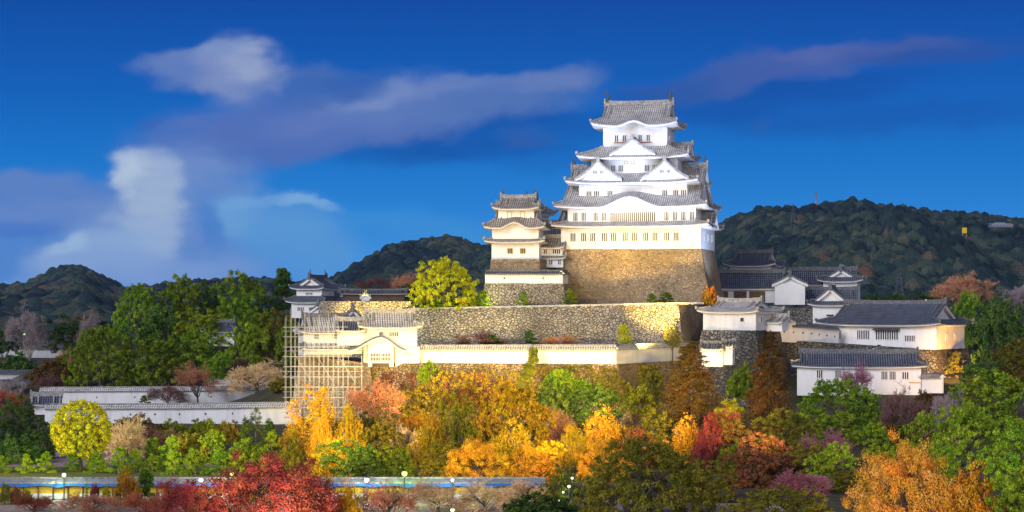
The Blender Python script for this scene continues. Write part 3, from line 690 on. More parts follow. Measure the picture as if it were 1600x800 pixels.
# ------------------------------------------------------------------ generic turret
def tier(root, x, y, z, w, d, h, kind='irimoya', rise=3.0, over=1.2, g=None, axis='x', up=.4, T=None, wallm=None, wins=(), bumps=None, inner=None, zwall=0.0, ridge=.6, thick=.36):
    """one storey: walls and the roof on them; (x,y) centre, z foot"""
    hw, hd = w/2, d/2; T = T or [TILED, WHITE, RIDGED]
    hold = empty('storey', (x, y, z)); hold.parent = root
    wallbox(root, hw, hd, z-zwall, z+h+.05, x, y, wallm)
    b = MB(); b.xf = Matrix.Translation((x, y, z))
    if kind == 'skirt': skirt(b, inner[0]/2, inner[1]/2, hw+over, hd+over, hw, hd, h, h+rise, up, bumps, thick)
    else:
        gg = g if g is not None else ((hw if axis == 'x' else hd)-.2)
        if kind == 'gable': gg = (hw if axis == 'x' else hd)+over*.6
        wo, do = (hw+over, hd+over)
        if kind == 'gable':
            if axis == 'x': wo = gg
            else: do = gg
        irimoya(b, wo, do, hw, hd, h, h+rise, gg, up, bumps, thick, axis=axis, ridge=ridge)
    r = b.build('roof', T, root)
    for (f, u, zc, ww, wh, nb, *st) in wins:
        o = window(root, f, u, zc, ww, wh, nb, hw, hd, st[0] if st else 'bars'); o.location = o.location+Vector((x, y, z))
    bpy.data.objects.remove(hold)
    return r
def place(px, py, Y): v = at(px, py, Y); return (v.x, v.y, v.z)

# small west keep
TB = [TILEB, WHITE, RIDGEP]
p = at(805, 405, 396); wk = thing('west_keep', 'small cream three-storey side keep with curved gable beside the tall white keep', 'castle tower', (p.x, p.y, p.z), R(-10))
tier(wk, 0, 3.6, 0, 9.3, 7.2, 3.4, 'skirt', .55, 1.25, T=TB, inner=(9.1, 7.0), wins=[('f', -1.0, 1.6, .9, .9, 2, 'gilt'), ('f', 1.5, 1.6, .9, .9, 2, 'gilt'), ('l', 0, 1.6, .9, .9, 2)])
tier(wk, 0, 3.6, 3.75, 9.1, 7.0, 2.35, 'irimoya', 4.6, 1.45, g=4.2, T=TB, bumps=[(0, 3.3, 1.15)], wins=[('f', -2.6, 1.1, .9, 1.1, 0, 'blind'), ('f', 2.6, 1.1, .9, 1.1, 0, 'blind')])
tier(wk, 0, 3.6, 7.2, 7.0, 5.2, 2.65, 'irimoya', 2.2, 1.1, g=3.35, T=TB, up=.5, wins=[('f', -1.3, 1.35, .7, 1.2, 0, 'arch'), ('f', 1.3, 1.35, .7, 1.2, 0, 'arch')])
for s in (-1, 1): child('ridge_fish', SHM, wk, (s*3.1, 3.6, 12.5), 0 if s < 0 else math.pi, (.5,)*3)
# small dark keep top far behind it
p = at(811, 312, 428); nk = thing('northwest_keep', 'dark ridge of a farther keep peeking above the cream side keep roof', 'castle tower', (p.x, p.y, p.z-6), R(-60))
tier(nk, 0, 3, 0, 5, 5.5, 3.0, 'irimoya', 3.3, 1.2, g=2.1, T=[TILED, WHITE, RIDGED])
for s in (-1, 1): child('ridge_fish', SHM, nk, (s*1.8, 3, 6.6), 0 if s < 0 else math.pi, (.6,)*3)
# connecting corridor between the keeps
p = at(859, 418, 398); co = thing('corridor_turret', 'two-storey cream corridor with small windows joining the side keep and tall keep', 'corridor', (p.x, p.y, p.z), R(-8))
tier(co, 0, 3, 0, 5.2, 6, 1.9, 'skirt', .4, .7, T=TB, inner=(5.0, 5.6), wins=[('f', -.9, 1.1, .6, 1.0, 1), ('f', .2, 1.1, .6, 1.0, 1), ('f', 1.9, 1.1, .5, 1.0, 1)])
tier(co, 0, 3, 2.2, 5.0, 5.6, 1.75, 'gable', 2.0, .9, T=TB, wins=[('f', -.9, .9, .6, .8, 1), ('f', .9, .9, .6, .8, 1), ('f', 1.7, .9, .6, .8, 1)])
p = at(858, 375, 412); co2 = thing('rear_corridor', 'dark blue corridor roof behind the two keeps', 'corridor', (p.x, p.y, p.z-4), R(-8))
tier(co2, 0, 3, 0, 8, 6, 4.0, 'gable', 3.6, 1.0)
stone_block('stone_plinth', 'short stone base under the small cream side keep', [tuple(at(767, 405, 395.6).xy), tuple(at(843, 405, 394).xy), tuple(at(872, 405, 406).xy), tuple(at(782, 405, 408).xy)], at(800, 405, 395.5).z, 20.2, .9, STONEB, cat='stone plinth')
wl_, wr_ = at(757, 443, 389), at(880, 443, 386)
stone_block('stone_plinth', 'squared stone base under the low tile-topped white wall beside the keep', [(wl_.x, wl_.y), (wr_.x, wr_.y), (wr_.x+1.5, 397), (wl_.x+1, 397)], wr_.z, 19.8, .9, STONE, cat='stone plinth')

# ------------------------------------------------------------------ plaster walls with tile coping
def dobei(name, label, pts, h, T=None, m=None, thick=.5, cw=.75, ch=.62, holes=0, cat='wall', hole_rows=.55, parent=None):
    """plaster wall: pts are foot points (world) of its front face, one after another"""
    T = T or [TILED, WHITE, RIDGED]; root = parent or thing(name, label, cat, tuple(Vector(pts[0])))
    o0 = Vector(pts[0]) if not parent else Vector((0, 0, 0)); Wm, Cm = MB(), MB(); hs = h if isinstance(h, (list, tuple)) else [h]*len(pts)
    wl = []
    for i in range(len(pts)-1):
        a, c = Vector(pts[i])-o0, Vector(pts[i+1])-o0; d = Vector((c.x-a.x, c.y-a.y, 0)); ln = d.length; d.normalize(); nn = Vector((-d.y, d.x, 0))
        k = max(1, int(ln/2.2)); A = [a.lerp(c, j/k) for j in range(k+1)]; Hq = [hs[i]+(hs[i+1]-hs[i])*j/k for j in range(k+1)]
        lo = [p-Vector((0, 0, .6)) for p in A]; hi = [p+Vector((0, 0, q)) for p, q in zip(A, Hq)]
        Wm.grid([lo, hi], None, 0, False); Wm.grid([[p+nn*thick for p in hi], [p+nn*thick for p in lo]], None, 0, False)
        Wm.poly([lo[0], hi[0], hi[0]+nn*thick, lo[0]+nn*thick]); Wm.poly([lo[-1]+nn*thick, hi[-1]+nn*thick, hi[-1], lo[-1]])
        mid = [p+nn*(thick/2) for p in hi]; z = Vector((0, 0, 1))
        us = [ln*j/k for j in range(k+1)]
        for s in (-1, 1):
            e = [p+nn*(s*cw)+z*.02 for p in mid]; r_ = [p+z*ch for p in mid]
            q = [e, r_]; u = [[(x, 0) for x in us], [(x, 1.0) for x in us]]
            Cm.grid(q if s < 0 else q[::-1], u if s < 0 else u[::-1], 0)
            f = [p-z*.16 for p in e]; g2 = [p-nn*(s*.12)-z*.05 for p in f]; w = [p+nn*(s*(thick/2))-z*.2 for p in mid]
            for q in ([f, e], [g2, f]): Cm.grid(q if s < 0 else q[::-1], None, 2 if q[0] is f else 1)
            Cm.grid([w, g2] if s < 0 else [g2, w], None, 1)
        Cm.tube([p+z*(ch+.06) for p in mid], .17, 6, 2)
        for e_, sg in ((0, 1), (-1, -1)):
            p = mid[e_]; q = [p+nn*cw, p-nn*cw, p+z*ch]; Cm.poly(q if sg > 0 else q[::-1], 1)
        wl.append((a, c, ln, d))
    Wm.build('wall_body', m or WHITE, root); Cm.build('coping', T, root)
    if holes:
        for a, c, ln, d in wl:
            kk = int(ln/holes)
            for j in range(kk):
                q = a.lerp(c, (j+.5)/kk); w, hh = (.22, .34) if j % 2 else (.3, .3)
                key = ('hole', w, hh)
                if key not in WCACHE:
                    mq = MB(); mq.box(-w/2, w/2, -.03, .05, -hh/2, hh/2); o = mq.build('loophole', DARK); WCACHE[key] = o.data; bpy.data.objects.remove(o)
                child('loophole', WCACHE[key], root, q+Vector((0, 0, hs[0]*hole_rows)), math.atan2(d.y, d.x))
    return root
TPALE = [TILEP, WHITE, RIDGEP]
dobei('low_castle_wall', 'low white wall with dark tile top on a stone base below the side keep', [at(758, 442.5, 389.3), at(879, 442.5, 386.3), at(888, 442.5, 397)], 1.75, holes=7)
dobei('long_white_wall', 'long bright white wall with thin tile coping above the orange stone slope', [sA+Vector((8.5, .6, .0)), at(835, 568.5, 348.6), sB+Vector((-.1, .5, 0)), sC], [2.5, 2.5, 2.5, 2.2], T=TPALE, holes=0)

# ------------------------------------------------------------------ gate tower at the corner
p = at(610, 571, 352); gt = thing('gate_tower', 'cream two-storey corner gate tower with tiled roof and curved porch gable', 'turret', (p.x, p.y, p.z), R(6))
TG = [TILEP, WHITE, RIDGEP]
tier(gt, 0, 3.4, 3.0, 9.2, 6.4, 3.6, 'irimoya', 2.5, .95, g=4.15, T=TG, zwall=2.9, wins=[('f', .6, 2.3, 1.4, .7, 4, 'slot'), ('f', .6, 2.35, 1.5, .75, 4)])
b = MB(); b.box(-3.9, .5, -1.6, 1.5, -.2, 3.1); b.build('porch_wall', WHITE, gt)
b = MB()
us = [i/16*2-1 for i in range(17)]
pf = lambda u: 2.9+2.25*(math.cos(u*math.pi/2)**2 if abs(u) > .5 else math.cos(u*math.pi/2)**2*.75+.25*(1-abs(u)))
A = [(-1.7+5.6*u if u < 0 else -1.7+4.2*u, -2.3, pf(u)) for u in us]; B_ = [(q[0], 1.6, q[2]) for q in A]
b.grid([A, B_], [[(0, u*5) for u in us], [(4, u*5) for u in us]], 0)
b.grid([[(q[0], q[1], q[2]-.26) for q in A], A], None, 2); b.grid([[(q[0], q[1]+.08, q[2]-.62) for q in A], [(q[0], q[1], q[2]-.26) for q in A]], None, 1)
b.grid([[(q[0], -1.6, q[2]-.62) for q in A], [(q[0], q[1]+.08, q[2]-.62) for q in A]], None, 1)
fac = [q for q in A if -4.0 < q[0] < .6]
b.poly([(fac[-1][0], -1.63, 2.2), *[(q[0], -1.63, q[2]-.6) for q in fac[::-1]], (fac[0][0], -1.63, 2.2)][::-1], 1)
b.tube([(-1.7, -2.4, pf(0)+.1), (-1.7, 1.6, pf(0)+.1)], .22, 6, 2); b.box(-2.0, -1.4, -2.55, -2.3, pf(0)-.2, pf(0)+.6, 2)
b.build('porch_roof', [TILEB, WHITE, RIDGED], gt)
for u in (-2.65, -.85): window(gt, 'f', u, 1.5, 1.5, 1.25, 5, 3, 1.6, 'cross')
b = MB(); b.box(-3.2, -.3, -1.63, -1.5, -.2, .45); b.build('porch_opening', WOOD, gt)
wallbox(gt, 2.1, 1.6, -.2, 3.2, 2.9, .6, WHITE, 'wall')
# long wing to the west, being repaired
p = at(527, 552, 353); gw = thing('gate_wing', 'white turret wing with sagging tiled roof standing behind the scaffold', 'turret', (p.x, p.y, p.z), R(14))
tier(gw, -1.6, 3.2, 2.2, 8.4, 6.0, 1.5, 'irimoya', 2.6, .95, g=3.9, T=[TILEP, WHITE, RIDGED], zwall=2.6, wins=[('f', -2, .7, .8, .8, 3), ('f', 1.2, .7, .8, .8, 3)])
b = MB(); b.box(-5.8, 4.2, -.9, .5, -.1, .9); b.build('eave_wall', WHITE, gw)
b = MB(); skirt(b, 4.9, .3, 5.6, 1.5, 5.0, .7, .95, 1.75, .2, sides='frl')
for i_, v_ in enumerate(b.v): b.v[i_] = (v_[0]-.8, v_[1]-.1, v_[2])
b.build('lower_roof', [TILEP, WHITE, RIDGED], gw)
p = at(548, 540, 351); g2 = thing('gate_corridor', 'small gabled corridor turret between the scaffolded wing and the cream gate tower', 'turret', (p.x, p.y, p.z), R(0))
tier(g2, 0, 3, 0, 4.6, 5, 2.6, 'gable', 1.7, .7, axis='x', T=[TILED, WHITE, RIDGEP])
p = at(552, 512, 362); g3 = thing('rear_gate_turret', 'dark tiled front-gabled turret roof just behind the cream gate tower', 'turret', (p.x, p.y, p.z-2.2), R(6))
tier(g3, 0, 3, 0, 5.0, 6, 2.6, 'irimoya', 2.9, .9, g=2.6, axis='y')
stone_block('corner_base', 'pale lit stone corner base rising behind the scaffold under the gate wing', [tuple(at(468, 552, 357).xy), tuple(at(578, 568, 350.6).xy), (-23.5, 372), (-38, 374)], [11.6, 10.25, 10.25, 11.6], 0, 2.2, STONEB, EARTH)

# scaffold
p = at(514, 612, 341); sc = thing('scaffold', 'pale tube scaffold standing in front of the gate wing and its stone corner', 'scaffold', (p.x, p.y, .3))
def tube_part(name, path, r, m, par):
    b = MB(); b.tube(path, r, 6); return b.build(name, m, par)
xs_ = [-7.3, -6.4, -5.7, -5.1, -4.1, -3.3, -2.6, -1.7, -.9, -.2, .7, 1.5, 2.3, 3.1, 4.3, 5.4]
rs_ = random.Random(5)
for i, x in enumerate(xs_):
    for y in (0, 1.5):
        tp = 18.0-.10*i+rs_.uniform(-.6, 2.2)-(1.2 if i == 0 else 0)-(7 if i > 12 else 0); tube_part('upright', [(x, y, 0), (x, y, tp)], .03, STEEL, sc)
for k, z in enumerate((1.2, 2.9, 4.6, 6.3, 8.0, 9.7, 11.4, 13.0, 14.7, 16.3)):
    xr = 5.6 if z < 10 else 3.4
    for y in (-.06, 1.56): tube_part('ledger', [(-7.7, y, z), (xr+rs_.uniform(-.5, .3), y, z+rs_.uniform(-.05, .05))], .035, STEEL, sc)
    if k % 2 == 0: tube_part('guard_rail', [(-7.7, -.06, z+.95), (xr, -.06, z+.95)], .03, STEEL, sc)
    if k in (1, 3, 5): b = MB(); b.box(-6.5, xr-.2, .15, 1.35, z+.06, z+.13); b.build('platform', PLANK, sc)
for a_, c_ in ((-6.4, -2.9), (-2.9, .7), (.7, 4.3)):
    tube_part('brace', [(a_, -.13, .2), (c_, -.13, 7.2)], .03, STEEL, sc); tube_part('brace', [(c_, -.13, 7.2), (a_, -.13, 13)], .03, STEEL, sc)
for i in range(10): tube_part('brace', [(-6.2+i*1.2, -.5, 0), (-5.6+i*1.2+rs_.uniform(-.4, .4), .05, 6.3)], .03, STEEL, sc)

# ------------------------------------------------------------------ west turret on the wooded hill
p = at(479, 497, 452); wt = thing('west_turret', 'white two-tier turret with dark blue roofs on the wooded slope above the evergreens', 'turret', (p.x, p.y, p.z), R(-24))
tier(wt, 0, 5, 0, 8.0, 9.5, 3.6, 'skirt', 1.3, 1.1, inner=(6.6, 8.0), wins=[('f', -1.6, 2.0, 1.6, .8, 3), ('f', 1.2, 2.0, 1.2, .8, 3)])
tier(wt, 0, 5, 4.3, 6.4, 7.8, 2.3, 'irimoya', 2.4, 1.15, g=3.7, axis='y', up=.4, wins=[('f', 0, 1.1, 1.6, .5, 4), ('r', 0, 1.1, 1.6, .5, 4)])
for s in (-1, 1): child('ridge_fish', SHM, wt, (0, 5+s*3.4, 9.6), R(90)*s, (.5,)*3)
tier(wt, 3.6, 1.2, -1.0, 3.2, 3.6, 2.7, 'gable', 1.4, .6, axis='y')
tier(wt, 9.0, 7, .2, 10, 5, 3.0, 'gable', 1.6, .8)
p = at(556, 470, 424); bh = thing('bailey_corridor', 'low dark timber corridor on the older stone wall west of the keep terrace', 'corridor', (p.x, p.y, p.z), R(4))
b = MB(); b.box(-2.6, 10, 0, 2.2, 0, 1.5); b.build('wall', WOOD, bh)
b = MB(); b.xf = Matrix.Translation((3.7, 1.1, 1.5)); irimoya(b, 7, 1.9, 6.3, 1.1, 0, .8, 7, .1, None, .2, ridge=.2); b.build('roof', [TILED, WHITE, RIDGED], bh)
p = at(571, 470, 412); sl = thing('stone_lantern_roof', 'tiny white gabled hut with lit front on the older stone wall', 'hut', (p.x, p.y, p.z))
tier(sl, 0, .8, 0, 1.6, 1.6, .9, 'gable', .8, .3, axis='y', ridge=.2, thick=.15)

# ------------------------------------------------------------------ east turrets
p = at(1141, 516, 366); et = thing('lit_east_turret', 'white turret with pale roof lit warm on a tall stone pier near the keep', 'turret', (p.x, p.y, p.z), R(-34))
tier(et, -.2, 4.2, 0, 10.6, 8.4, 3.35, 'irimoya', 1.8, .9, g=4.3, T=TPALE, wallm=OLDWHITE, wins=[('f', 2.6, 1.9, .7, .7, 0), ('r', -2.2, 1.9, .6, .8, 0)])
tier(et, 6.6, 6.2, -.2, 3.2, 4, 1.7, 'gable', .9, .6, T=TPALE)
stone_block('stone_pier', 'tall stone pier with a sharp corner under the lit east turret', [tuple(at(1096, 515, 366).xy), tuple(at(1181, 515, 362.5).xy), tuple(at(1226, 515, 379).xy), (42, 392)], p.z, 2.5, 3.4, STONER, EARTH)
p = at(1262, 533, 379); dobei('east_link_wall', 'low white wall with dark coping stepping between the lit turret and long east turret', [at(1218, 529, 376), at(1262, 531, 379), at(1310, 537, 383)], [2.3, 2.3, 2.6], holes=1.6)
p = at(1375, 545, 381); ft = thing('long_east_turret', 'long white turret with dark blue hipped roof and a warm lit end wall', 'turret', (p.x, p.y, p.z), R(-35))
tier(ft, 0, 6.5, 0, 22.4, 13, 4.55, 'irimoya', 3.9, 1.3, g=10.2, up=.5, wins=[('f', -8.4, 2.6, 1.0, 1.6, 3), ('f', -3.4, 2.6, 2.4, 1.6, 6), ('f', 1.4, 2.6, 4.4, 1.7, 9), ('f', 6.0, 2.0, 1.9, 1.0, 5), ('f', -.2, .6, .7, .35, 0, 'slot'), ('r', -2, 2.2, .9, 1.2, 2), ('r', 2, 2.2, .9, 1.2, 2)])
b = MB(); b.grid([[(-1.2, -.95, 3.55), (4.0, -.95, 3.55)], [(-1.2, -.0, 3.85), (4.0, 0, 3.85)]], [[(0, 0), (5, 0)], [(0, 1), (5, 1)]], 0); b.grid([[(-1.2, 0, 3.5), (4.0, 0, 3.5)], [(-1.2, -.95, 3.5), (4.0, -.95, 3.5)]], None, 1); b.grid([[(-1.2, -.95, 3.45), (4, -.95, 3.45)], [(-1.2, -.95, 3.55), (4, -.95, 3.55)]], None, 1); b.build('window_hood', [TILED, WOOD], ft)
fA, fB, fC = at(1222, 531, 378), at(1461, 546, 376.5), at(1512, 546, 388)
stone_block('stone_rampart', 'curving stone rampart under the long east turret with a steep lit corner', [(fA.x, fA.y), (fB.x, fB.y), (fC.x, fC.y), (fC.x, 404), (fA.x, 404)], [at(0, 531, 378).z, fB.z, fB.z, fB.z, at(0, 531, 378).z], 2, 3.0, STONER, EARTH)
p = at(1342, 608, 358); lt = thing('lower_east_turret', 'long low white turret with dark roof below the stone rampart, half hidden by trees', 'turret', (p.x, p.y, p.z), R(-8))
tier(lt, 0, 3.4, 0, 21.4, 6.5, 4.0, 'irimoya', 2.3, .95, g=10.2, up=.3, wins=[('f', -6.8, 2.6, .9, 1.3, 2), ('f', -3.6, 2.6, .9, 1.3, 2), ('f', 4.4, 2.4, 1.0, 1.4, 3), ('f', 5.8, 2.4, 1.0, 1.4, 3), ('f', 8.0, 2.4, 1.0, 1.2, 2)], zwall=1.2)
b = MB(); b.box(8.6, 10.5, -.02, .15, 1.15, 1.3); b.build('string_course', GILT, lt)
p = at(1452, 609, 355); dobei('short_lit_wall', 'short warm lit wall stub at the east end of the lower turret', [at(1440, 609, 356), at(1471, 609, 352)], 2.1, T=[TILEB, WHITE, RIDGED], holes=.0)
p = at(1297, 506, 393); e2 = thing('gabled_east_turret', 'white turret with a triangular gable facing the viewer behind the long roof', 'turret', (p.x, p.y, p.z), R(-14))
tier(e2, 0, 4.6, 0, 6.6, 9, 3.7, 'irimoya', 3.2, 1.0, g=4.4, axis='y', wins=[('f', 0, 1.6, 1.4, .35, 0, 'slot')])
stone_block('inner_stone_wall', 'shaded inner stone wall between the lit east turret and the gabled turret', [tuple(at(1200, 482, 398).xy), tuple(at(1274, 482, 394).xy), (60, 412), (48, 412)], at(0, 481, 396).z, 8, 1.2, STONER, EARTH)
p = at(1166, 473, 410); gh = thing('gate_house', 'long dark-roofed gatehouse with open brown bays and a white gabled end', 'gatehouse', (p.x, p.y, p.z), R(-5))
tier(gh, 0, 4, 0, 14.5, 6.5, 2.9, 'gable', 3.2, .8, T=[TILED, WHITE, RIDGED])
for x, w in ((-4.6, 2.0), (-1.2, 2.6), (2.2, 3.2)):
    b = MB(); b.box(x-w/2, x+w/2, .70, .85, .1, 2.3); b.build('bay', WOOD, gh)
tier(gh, 8.6, 2.2, -.4, 6.0, 7, 4.2, 'gable', 1.75, .55, axis='y')
p = at(1172, 431, 424); t1 = thing('north_east_turret', 'small dark blue hipped roof turret at the hill foot close to the keep', 'turret', (p.x, p.y, p.z), R(-20))
tier(t1, 0, 3.4, 0, 8.6, 6.5, 2.2, 'irimoya', 2.7, 1.3, g=3.9, up=.6)
p = at(1268, 466, 428); lr = thing('rear_long_corridor', 'long dark roofed corridor running behind the gatehouse to the far gabled turret', 'corridor', (p.x, p.y, p.z), R(-6))
tier(lr, -.5, 3.5, 0, 19, 6.5, 2.9, 'gable', 3.1, 1.0)
p = at(1313, 470, 420); t2 = thing('far_gabled_turret', 'white turret with hipped roof and little front gable behind the east roofs, farthest out', 'turret', (p.x, p.y, p.z), R(-14))
tier(t2, 0, 3.5, -.5, 7.0, 6.5, 4.6, 'irimoya', 2.4, 1.2, g=2.6, axis='y', up=.5)
p = at(1292, 486, 414); t3 = thing('stair_roof', 'sloping blue-grey corridor roof between the gatehouse and the gabled turret', 'corridor', (p.x, p.y, p.z), R(-6))
tier(t3, 0, 3, -1.5, 11.5, 6, 2.6, 'gable', 3.2, .8)
p = at(1113, 562, 352); sg = thing('small_gate', 'tiny white gate with dark gabled roof tucked below the stone pier by the conifers', 'gate', (p.x, p.y, p.z), R(-15))
tier(sg, 0, 1.4, 0, 3.6, 2.6, 1.9, 'gable', 1.0, .5, ridge=.3, zwall=1.2)
tier(sg, 2.6, 1.8, .3, 1.6, 2.6, 2.1, 'gable', .8, .4, ridge=.3, zwall=1.2)

# ------------------------------------------------------------------ garden and outer walls on the west side
dobei('outer_wall', 'long white outer wall with grey tile coping, the upper of two parallel walls behind the garden', [at(62, 634, 415), at(300, 633, 413), at(480, 631, 408)], 3.0, m=OLDWHITE, T=TPALE, holes=6.5)
dobei('inner_garden_wall', 'cream garden wall with tile coping directly above the hedges and garden pines', [at(70, 660, 352), at(300, 659, 350), at(470, 657, 347)], 2.4, m=OLDWHITE, T=TPALE, holes=4.2)
dobei('west_wall', 'short white wall with dark coping at the western edge near bare trees', [at(-40, 619, 436), at(57, 616, 440)], 2.6, holes=0)
dobei('raised_wall', 'white wall with tiled top rising behind rusty trees beside the scaffold', [at(325, 620, 420), at(400, 620, 418), at(476, 616, 412)], 2.9, m=OLDWHITE, T=TPALE)
dobei('distant_wall', 'distant pale wall below the bare grey trees at the western edge', [at(-30, 555, 560), at(125, 556, 565)], 1.9, m=OLDWHITE)
dobei('lower_distant_wall', 'shadowed bluish wall under dark hedges at the western edge', [at(-30, 601, 470), at(105, 601, 476)], 2.6, m=OLDWHITE)
p = at(72, 648, 372); sg2 = thing('garden_gate', 'small gate with dark tiled gable roof between the two parallel garden walls', 'gate', (p.x, p.y, p.z), R(10))
tier(sg2, 0, 1.6, 0, 4.4, 3, 1.9, 'gable', 1.5, .8, T=[TILED, WHITE, RIDGEP])
p = at(342, 541, 442); rh = thing('hidden_turret', 'white wall and dark roof half hidden among the evergreen trees', 'turret', (p.x, p.y, p.z), R(-8))
tier(rh, 0, 3, 0, 6.5, 5, 3.2, 'irimoya', 2, .9, g=2.6)
p = at(157, 606, 445); hh = thing('garden_house', 'low blue-walled house seen between trunks under the evergreens', 'house', (p.x, p.y, p.z))
b = MB(); b.box(-3, 8, 0, 4, 0, 2.3); b.build('wall', plain('blue_wall', (.12, .24, .32)), hh)
b = MB(); b.xf = Matrix.Translation((2.5, 2, 2.3)); irimoya(b, 6.3, 2.8, 5.5, 2, 0, 1.2, 6.3, .1, None, .25, ridge=.25); b.build('roof', [TILED, WHITE, RIDGED], hh)

# front street wall
YELLOW_LIT = plaster('yellow_lit_plaster', (.46, .32, .03), .12); BLUE = plain('blue_valance', (.03, .16, .46), (.02, .12, .38), 1.0); PANEL = plain('pale_panel', (.66, .68, .62), (.5, .53, .48), .8)  # yellow of the lit ground is put into the wall plaster colour
f0, f1 = at(-60, 783, 214.5), at(852, 783, 214.5)
fw = thing('street_wall', 'long low yellow-lit wall with blue cloth under its tile coping beside the street', 'wall', (f0.x, f0.y, 0))
Lf = f1.x-f0.x
b = MB(); b.box(0, Lf, 0, .4, 0, 1.75); b.build('wall_body', YELLOW_LIT, fw)
for k in range(8):
    x0 = 6.2+k*6.2
    if x0+4.4 < Lf: b = MB(); b.box(x0, x0+5.0, -.06, 0, .25, .82); b.build('base_panel', PANEL, fw)
for k in range(int(Lf/1.55)):
    x = .3+k*1.55; b = MB(); b.box(x-.045, x+.045, -.16, -.065, 0, 1.72); b.build('post', WOOD, fw)
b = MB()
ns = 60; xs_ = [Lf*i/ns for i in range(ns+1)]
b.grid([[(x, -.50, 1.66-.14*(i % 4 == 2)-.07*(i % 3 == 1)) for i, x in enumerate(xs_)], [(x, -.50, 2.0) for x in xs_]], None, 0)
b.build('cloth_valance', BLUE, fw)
b = MB()
for s in (-1, 1):
    e = [(x, .2+s*.78, 2.02) for x in xs_]; r_ = [(x, .2, 2.38) for x in xs_]; u = [[(x, 0) for x in xs_], [(x, 1) for x in xs_]]
    b.grid([e, r_] if s < 0 else [r_, e], u if s < 0 else u[::-1], 0); lo = [(q[0], q[1], q[2]-.13) for q in e]; b.grid([lo, e] if s < 0 else [e, lo], None, 2)
    ww = [(q[0], .2+s*.2, 1.9) for q in e]; b.grid([ww, lo] if s < 0 else [lo, ww], None, 1)
b.tube([(0, .2, 2.42), (Lf, .2, 2.42)], .14, 6, 2); b.build('coping', [plain('blue_grey_coping', (.22, .23, .25), (.14, .15, .17), 2), WHITE, RIDGEP], fw)

# lamps
def lamp(label, px, py, Y, col, strength, r, power, arm=0):
    p = at(px, py, Y); t = thing('street_lamp', label, 'street lamp', (p.x, Y, 0), 0, 'lit lamps along the street')
    b = MB(); b.tube([(0, 0, 0), (0, 0, p.z-r*.8)], [.09, .06], 8); b.tube([(0, 0, 0), (0, 0, .4)], .14, 8); b.build('pole', POLE, t)
    bm_ = MB(); n = 8
    bm_.grid([[(r*math.sin(math.pi*i/n)*math.cos(2*math.pi*j/12), r*math.sin(math.pi*i/n)*math.sin(2*math.pi*j/12), p.z+r*math.cos(math.pi*i/n)) for j in range(13)] for i in range(n+1)], None, 0)
    bm_.build('bulb', glow('lamp_glow', col, strength), t)
    bq = MB(); bq.tube([(0, 0, p.z+r*.75), (0, 0, p.z+r*1.15)], [r*.9, r*.2], 10); bq.build('cap', BRONZE, t)
    d = bpy.data.lights.new('lamp_light', 'POINT'); d.energy = power; d.color = col; d.shadow_soft_size = r; o = bpy.data.objects.new('lamp_light', d); COL.objects.link(o); o.location = (p.x, Y-.6, p.z)
lamp('tall white-green street lamp in front of the round yellow tree', 100, 742, 213.2, (.75, 1, .75), 1.4, .22, 270)
lamp('small yellow lamp low before the yellow-lit wall', 83, 754, 213.2, (1, .85, .3), 1.4, .15, 96)
lamp('yellow lamp glowing above the crimson tree', 362, 740, 213.6, (1, .9, .25), 1.4, .22, 270)
lamp('white lamp against the blue cloth, before the crimson tree begins', 314, 750, 213.2, (1, 1, .9), 3, .22, 240)
lamp('bright green lamp in front of the orange wood, strongest of all', 632, 740, 213, (.55, 1, .2), 1.4, .30, 540)
lamp('white lamp with warm post at the corner of the yellow-lit panels', 573, 750, 213, (1, .98, .9), 3, .25, 360)
lamp('small white lamp over the pale bare bushes', 707, 750, 213, (1, .95, .85), 3, .16, 180)
lamp('highest of four green-white lamps beside the dark domed tree', 894, 747, 204, (.75, 1, .65), 1.4, .14, 72)
lamp('second highest of four green-white lamps beside the dark domed tree', 889, 760, 203, (.75, 1, .65), 1.4, .16, 72)
lamp('third of four green-white lamps, faintest, beside the dark domed tree', 880, 769, 202, (.75, 1, .65), 1.4, .12, 60)
lamp('lowest of four green-white lamps above the dark bush', 874, 782, 201, (.75, 1, .65), 1.4, .14, 60)
lamp('pale green lamp among bare twigs at the bottom edge', 707, 797, 200, (.8, 1, .6), 1.4, .2, 150)
lamp('small white lamp in the trees beyond the long east turret', 1447, 470, 470, (1, .97, .9), 3, .32, 360)
lamp('tiny green lamp among bare grey trees at the western edge', 38, 522, 530, (.5, 1, .4), 1.4, .25, 60)

# far things on the hills
def hill_z(x, y):
    X, Y, Z = HR; j = int(np.argmin(abs(Y[:, 0]-y))); i = int(np.argmin(abs(X[0]-x))); return float(Z[j, i])
def on_hill(px, Y): x = (px-800)*Y/F; return x, Y, hill_z(x, Y)
def first_slope(px, py):
    Y = 1300.0
    while Y < 2100:
        v = at(px, py, Y)
        if v.z < hill_z(v.x, Y)+2.5: return Y-9
        Y += 4
    return 2090.0
p = on_hill(1275, 2095); mb_ = MB()
for s in (-1, 1):
    for q in (-1, 1): mb_.tube([(s*1.0, q*1.0, -3), (s*.25, q*.25, 17)], .28, 4)
for k in range(9): z = k*1.9; w = 1-.75*(z/17); mb_.tube([(-w, -w, z), (w, w, z+1.9)], .16, 4); mb_.tube([(w, -w, z), (-w, w, z+1.9)], .16, 4)
o = mb_.build('radio_mast', plain('mast_paint', (.35, .2, .22))); o.location = p; tag(o, 'thin lattice radio mast on the ridge of the wooded hill', 'mast')
